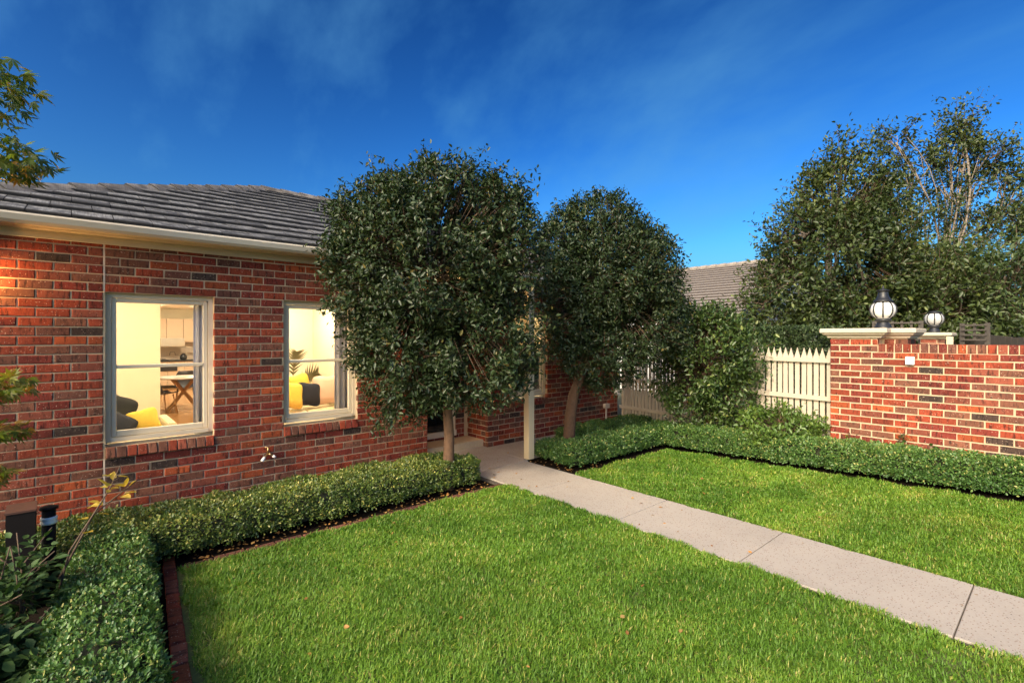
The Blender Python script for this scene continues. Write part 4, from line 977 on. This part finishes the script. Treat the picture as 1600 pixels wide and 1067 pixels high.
tree('dense_shrub', 'paler taller shrub at the edge of view beyond the grey paling fence', (15.6, 1.6, 0),
     [lob(.2, 2.7, (1.2, 1.1, 1.2)), lob(1.3, 3.0, (1.0, 1.0, 1.15)), lob(-.7, 2.2, (.9, .9, 1.0)), lob(.6, 1.5, (1.4, .8, .9)), lob(2.2, 2.9, (1.1, 1, 1.3))],
     [(0, 0, -.05), (0, 0, .9), (0, .1, 1.8)], [.10, .08, .06], 1000, 15, .12, .42, 'leaf_gum_pale', 'bark_grey', .05, .45, cat='shrub', group='shrubs beyond the garden wall')
tree('dense_shrub', 'yellowish green shrub below the tall open tree', (18.2, 3.4, 0),
     [lob(.3, 3.3, (1.5, 1.3, 1.2)), lob(-1.0, 2.6, (1.3, 1.2, 1.1)), lob(1.7, 3.6, (1.2, 1.1, 1.0))],
     [(0, 0, -.05), (0, 0, .9), (0, .1, 1.8)], [.10, .08, .06], 700, 14, .13, .42, 'leaf_gum_pale', 'bark_grey', .05, .5, cat='shrub', group='shrubs beyond the garden wall')
# strappy plant
e = thing('flax_plant', 'strappy green flax leaves rising behind the grey paling fence', 'plant', (14.6, .15, 0)); mb = MB()
for i in range(16):
    a = R(random.uniform(0, 360)); hh = random.uniform(1.9, 2.5); sp_ = random.uniform(.2, .9); p0 = Vector((14.6, .15, 0)); w = Vector((-math.sin(a), math.cos(a), 0))*.035
    pts = [p0+Vector((math.cos(a)*sp_*t**2, math.sin(a)*sp_*t**2, hh*(t*1.25-.35*t**3))) for t in [k/6 for k in range(7)]]
    V = []
    for k, p in enumerate(pts): ww = w*(1-(k/6)**2*.95); V += [(p-ww)[:], (p+ww)[:]]
    mb.add(V, [(2*k, 2*k+1, 2*k+3, 2*k+2) for k in range(6)])
part('leaves', mb, M['leaf_bright'], e)

# clipped hedges
def hedge(name, label, A, B, w, h, dens, L, leaf, core=True, cat='hedge', rough=.045, z0=.05, hf=None, skirt=.10):
    A, B = np.array([*A, 0.]), np.array([*B, 0.]); d = B-A; ln = np.linalg.norm(d); d /= ln; s = np.array([d[1], -d[0], 0])
    e = thing(name, label, cat, tuple((A+B)/2), 'clipped box hedges round the lawns' if cat == 'hedge' else None)
    per = 2*h+w; n = int(dens*(ln*per+2*w*h)); na = int(n*ln*per/(ln*per+2*w*h))
    def sec(th, ne=5.0):
        c, sn = np.cos(th), np.sin(th); return np.sign(c)*np.abs(c)**(2/ne)*w/2, np.abs(sn)**(2/ne)*h
    tt_ = np.linspace(1e-4, math.pi-1e-4, 4001); xs_, zs_ = sec(tt_); cum = np.r_[0, np.cumsum(np.hypot(np.diff(xs_), np.diff(zs_)))]
    th = np.interp(rng.random(na)*cum[-1], cum, tt_); x, z = sec(th); u = rng.uniform(0, ln, na)
    nx = np.sign(x)*np.abs(2*x/w)**2.2; nz = (z/h)**2.2
    endu = rng.random(n-na); ex = rng.uniform(-.5, .5, n-na)*w; ez = rng.uniform(0, 1, n-na)*h; eu = np.where(endu < .5, 0, ln); eu = eu.astype(float)
    X = np.concatenate([x, ex]); Z = np.concatenate([z, ez]); U = np.concatenate([u, eu])
    NN = np.concatenate([s[None]*nx[:, None]+np.array([0, 0, 1])*nz[:, None], d[None]*np.where(endu < .5, -1, 1)[:, None]]); NN = unit(NN+1e-6)
    # round the ends a little
    tt = np.minimum(U, ln-U); sh = 1-.25*np.exp(-tt/.08); X = X*sh; Z = Z*(1-.14*np.exp(-tt/.08))
    P = A+d*U[:, None]+s*X[:, None]; P[:, 2] = Z
    P = P+NN*((vnoise(P, 7)-.5)*rough*1.6+(vnoise(P+9, 19)-.5)*rough-rng.random(len(P))*.05)[:, None]
    P[:, 2] = np.maximum(P[:, 2], z0+rng.random(len(P))*skirt)
    if hf: P[:, 2] += np.array([hf(a, b_) for a, b_ in P[:, :2]])
    kp = vnoise(P+2.2, 11) > .16; P, NN = P[kp], NN[kp]
    D = unit(NN*.55+rng.normal(size=P.shape)*.65+np.array([0, 0, .25])); N = unit(NN*.6+rng.normal(size=P.shape)*.5+np.array([0, 0, .6]))
    n = len(P); ll = L*rng.uniform(.6, 1.3, n); tn = tints(n, 0, 1, .06); tn = np.clip(tn+(P[:, 2]/h-.7)*.40*(P[:, 2] > .6*h)+(vnoise(P+4, 3)-.5)*.25, 0, 1)  # tint rises near the top: light from above painted into the leaves
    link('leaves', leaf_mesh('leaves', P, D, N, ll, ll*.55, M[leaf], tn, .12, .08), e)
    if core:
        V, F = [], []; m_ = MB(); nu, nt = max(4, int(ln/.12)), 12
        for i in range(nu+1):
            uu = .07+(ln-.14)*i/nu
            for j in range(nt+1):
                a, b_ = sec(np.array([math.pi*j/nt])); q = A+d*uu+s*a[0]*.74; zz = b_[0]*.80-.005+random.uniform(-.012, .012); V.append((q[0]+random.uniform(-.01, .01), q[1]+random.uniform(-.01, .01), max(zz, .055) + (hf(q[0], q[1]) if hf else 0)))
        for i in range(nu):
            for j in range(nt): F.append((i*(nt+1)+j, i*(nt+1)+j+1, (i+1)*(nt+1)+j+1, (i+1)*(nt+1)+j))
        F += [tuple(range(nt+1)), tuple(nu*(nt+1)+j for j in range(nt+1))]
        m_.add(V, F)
        for i in range(int(ln/.16)):
            q = A+d*random.uniform(.08, ln-.08)+s*random.uniform(-.3, .3)*w; hh = hf(q[0], q[1]) if hf else 0
            m_.tube([(q[0], q[1], -.03+hh), (q[0]+random.gauss(0, .03), q[1]+random.gauss(0, .03), .12+hh)], .010, 5)
        part('stems', m_, M['hedge_core'], e)  # dark filler core added behind the leaves, plus short stems below
    return e
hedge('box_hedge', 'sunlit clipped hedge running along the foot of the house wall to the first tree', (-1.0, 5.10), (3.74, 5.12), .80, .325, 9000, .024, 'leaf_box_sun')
hedge('box_hedge', 'clipped hedge in the near corner beside the brick edging strip', (.00, 2.0), (.22, 4.95), .50, .325, 9500, .023, 'leaf_box')
hedge('box_hedge', 'clipped hedge row along the far end of the right hand lawn', (5.02, 4.66), (7.35, 4.66), .54, .335, 8500, .028, 'leaf_box')
hedge('box_hedge', 'short clipped hedge beside the porch post along the path', (5.28, 4.95), (5.30, 5.25), .50, .30, 8000, .028, 'leaf_box')
hedge('box_hedge', 'clipped hedge row behind the forked tree near the house wall', (5.95, 5.48), (8.15, 5.40), .48, .31, 7500, .028, 'leaf_box')
hedge('box_hedge', 'long clipped hedge in front of the brick garden wall', (7.42, 4.80), (7.42, -1.6), .56, .37, 10500, .028, 'leaf_box', hf=g_height)
hedge('cypress_hedge', 'tall dark clipped hedge showing above the picket fence', (9.95, 2.5), (10.4, 5.4), .8, 1.97, 1500, .055, 'leaf_cypress', cat='tall hedge', rough=.03)

# maple at the left edge of the view
def palm_leaves(name, P, N, A, size, mat, tint):
    """five-lobed maple leaves"""
    n = len(P); S = unit(np.cross(A, N)); Nn = np.cross(S, A); V = []; lob_ = [(-1.25, .62), (-.62, .88), (0, 1.0), (.62, .88), (1.25, .62)]
    for ang, ln in lob_:
        d = A*math.cos(ang)+S*math.sin(ang); p = -A*math.sin(ang)+S*math.cos(ang); sz = size[:, None]*ln
        V += [P, P+d*sz*.45+p*sz*.13-Nn*sz*.02, P+d*sz-Nn*sz*.22, P+d*sz*.45-p*sz*.13-Nn*sz*.02]
    V = np.stack(V, 1).reshape(-1, 3); k = np.arange(n)[:, None, None]*20; F = (k+np.arange(20).reshape(5, 4)[None]).reshape(-1, 4)
    return poly_mesh(name, V, F, mat, np.repeat(tint, 5))
mt = thing('maple_tree', 'feathery maple with layered branches reaching in at the edge of the view', 'tree', (-1.35, 4.95, 0))
mb = MB(); mt_top = Vector((-1.30, 4.95, 1.25)); mb.tube([(-1.35, 4.95, -.05), (-1.36, 4.94, .5), (-1.30, 4.95, 1.25)], [.075, .06, .05], 9)
pads = []   # (centre, radii, count)
for c, r, n in (((-.46, 4.95, 3.52), (.32, .45, .22), 270), ((-.52, 4.95, 3.25), (.25, .4, .10), 90), ((-.40, 4.95, 3.03), (.36, .45, .11), 260), ((-.66, 4.95, 2.74), (.16, .35, .05), 40),
                ((-.50, 4.95, 1.46), (.34, .35, .10), 260), ((-.54, 4.95, 1.14), (.34, .33, .05), 170), ((-.60, 4.95, .84), (.30, .3, .07), 150), ((-.7, 4.9, .62), (.25, .3, .07), 40),
                ((-1.2, 5.3, 3.6), (.5, .4, .3), 120), ((-1.3, 5.3, 2.7), (.4, .4, .25), 90)):
    pads.append((c, r, n)); limb(mb, mt_top if c[2] > 1.3 else (-1.34, 4.95, .7), c, .022, .005, .12, 6, 6)
part('trunk', mb, M['bark'], mt)
PP, SS = [], []
for c, r, n in pads:
    d = unit(rng.normal(size=(n, 3)))*rng.random((n, 1))**.4; PP.append(np.array(c)+d*np.array(r))
P = np.concatenate(PP); n = len(P); Aa = unit(rng.normal(size=(n, 3))*.6+np.array([.5, -.1, -.35])); Nn_ = unit(rng.normal(size=(n, 3))*.35+np.array([0, 0, 1]))
link('crown', palm_leaves('crown', P, Nn_, Aa, rng.uniform(.06, .10, n), M['leaf_maple'], np.clip(tints(n, .05, 1, .08)+np.where(P[:, 2] < 1.7, .25, 0), 0, 1)), mt)  # low branches get a brighter tint, their yellow light painted in

# rose bush and leafy plant in the near bed
def leafy(name, label, base, canes, leaf, L, cat, per=10, spread=.07, pale=0):
    e = thing(name, label, cat, base); mb = MB(); PP, DD = [], []
    for c in canes:
        pts = [Vector(base)+Vector(p) for p in c]; fine = []
        for i in range(len(pts)-1):
            for t in (0, .25, .5, .75): fine.append(pts[i].lerp(pts[i+1], t))
        fine.append(pts[-1]); mb.tube(fine, [.008-.005*i/len(fine) for i in range(len(fine))], 6)
        for k in range(per):
            i = random.uniform(.35, 1)**.8*(len(fine)-1); p = fine[min(int(i), len(fine)-1)]; d = rdir(1, .25)[0]; d[2] *= .6
            PP.append(np.array(p)+d*spread*random.uniform(.2, 1)); DD.append(d)
    part('stems', mb, M['twig'], e); P = np.array(PP); D = np.array(DD); n = len(P); ll = L*rng.uniform(.6, 1.2, n)
    link('leaves', leaf_mesh('leaves', P, D, unit(rng.normal(size=(n, 3))*.35+np.array([0, -.1, 1])), ll, ll*.62, M[leaf], tints(n, 0, 1, pale), .1, .18), e); return e
cn = [[(0, 0, 0), (random.uniform(-.1, .12), random.uniform(-.15, .15), .3), (random.uniform(-.22, .30), random.uniform(-.35, .35), random.uniform(.42, .64))] for _ in range(16)]
leafy('rose_bush', 'dark leafy rose bush in the bed beside the near hedge', (-.28, 3.98, 0), cn, 'leaf_rose', .055, 'bush', 40, .13)
cn = [[(0, 0, 0), (random.uniform(-.12, .1), random.uniform(-.15, .15), .25), (random.uniform(-.28, .12), random.uniform(-.4, .3), random.uniform(.28, .46))] for _ in range(20)]
leafy('hydrangea_bush', 'broad leaved dark green bush in the near corner', (-.36, 3.48, 0), cn, 'leaf_rose', .055, 'bush', 56, .15)
leafy('rose_cane', 'long arching cane with fresh yellow leaves against the brick wall', (-.12, 4.12, 0), [[(0, 0, 0), (.10, .06, .45), (.30, .15, .78), (.36, .17, .93)], [(.05, .03, .3), (.22, .2, .62), (.46, .22, .80)]], 'leaf_yellow', .075, 'rose cane', 11, .05)
cn = [[(0, 0, 0), (random.uniform(-.1, .1), random.uniform(-.15, .15), .12), (random.uniform(-.22, .16), random.uniform(-.6, .6), random.uniform(.14, .36))] for _ in range(22)]
leafy('ground_plant', 'low spreading leafy plant filling the bed between the bushes and the near hedge', (-.22, 3.55, 0), cn, 'leaf_rose', .055, 'plant', 40, .12)
# garden bollard light
bl = thing('bollard_light', 'black square bollard light with reddish top by the near hedge', 'bollard light', (-.26, 4.62, 0))
mb = MB(); x, y = -.26, 4.62; mb.prism([(-.065, 0), (.065, 0), (.065, .665), (-.065, .645)], 'x', x-.07, x+.07); 
for i, v_ in enumerate(mb.v): mb.v[i] = (v_[0], v_[1]+y, v_[2])
part('body', mb, M['bollard_black'], bl)
mb = MB(); mb.add([(x-.074, y-.07, .647), (x+.074, y-.07, .647), (x+.074, y+.07, .668), (x-.074, y+.07, .668), (x-.074, y-.07, .66), (x+.074, y-.07, .66), (x+.074, y+.07, .682), (x-.074, y+.07, .682)], [(3, 2, 1, 0), (4, 5, 6, 7), (0, 1, 5, 4), (1, 2, 6, 5), (2, 3, 7, 6), (3, 0, 4, 7)]); part('cap', mb, M['rust_top'], bl)
ps = thing('path_light', 'slim black stake light with pale rings beside the square bollard', 'garden light', (-.13, 4.72, 0))
mb = MB(); mb.tube([(-.13, 4.72, 0), (-.13, 4.72, .60)], .038, 12); part('body', mb, M['bollard_black'], ps)
mb = MB(); mb.lathe([(.043, 0), (.048, .01), (.043, .02), (.043, .028), (.048, .038), (.043, .05)], (-.13, 4.72, .50), 14); part('lens', mb, M['white_plastic'], ps)
mb = MB(); mb.lathe([(.05, 0), (.05, .015), (.02, .025)], (-.13, 4.72, .602), 14); part('cap', mb, M['bollard_black'], ps)
# young plants at the foot of the garden wall
for lab, (x, y), h in (('leafy seedling tallest of those above the long hedge', (7.74, 1.42), .50), ('short bushy seedling next to the tallest one by the garden wall', (7.74, 1.12), .38), ('sparse seedling with two big pale leaves by the garden wall', (7.74, .52), .36), ('thin reddish seedling close to the brick pier', (7.76, 1.98), .44)):
    z = g_height(x, y); cn = [[(0, 0, 0), (random.gauss(0, .02), random.gauss(0, .03), h*.6), (random.gauss(0, .03), random.gauss(0, .06), h)] for _ in range(3)]
    e = leafy('seedling_plant', lab, (x, y, z), cn, 'leaf_shrub' if 'red' not in lab else 'leaf_maple', .06, 'seedling', 9 if 'sparse' not in lab else 3, .05); e['group'] = 'young plants by the garden wall'
# fallen leaves on the soil
n = 170; x = rng.uniform(.6, 3.8, n); y = rng.uniform(4.62, 4.80, n); x2 = rng.uniform(4.9, 5.6, 90); y2 = rng.uniform(4.3, 5.1, 90)
P = np.stack([np.r_[x, x2], np.r_[y, y2], np.full(n+90, .006)+rng.random(n+90)*.012], 1); P = np.concatenate([P, np.stack([rng.uniform(3.95, 5.0, 34), rng.uniform(3.6, 6.2, 34), np.full(34, .022)], 1), np.stack([rng.uniform(3.93, 4.85, 16), rng.uniform(.2, 3.6, 16), np.full(16, .022)], 1), np.stack([rng.uniform(.6, 3.8, 26), rng.uniform(1.0, 4.5, 26), np.full(26, .035)], 1), np.stack([rng.uniform(5.1, 7.0, 18), rng.uniform(.3, 4.2, 18), np.full(18, .06)], 1)]); n = len(P)
ll = rng.uniform(.02, .045, n); D = unit(rng.normal(size=(n, 3))*np.array([1, 1, .15])); o = link('fallen_leaves', leaf_mesh('fallen_leaves', P, D, unit(rng.normal(size=(n, 3))*.3+np.array([0, 0, 1])), ll, ll*.6, M['leaf_dead'], rng.random(n), .2, -.1)); tag(o, kind='stuff')
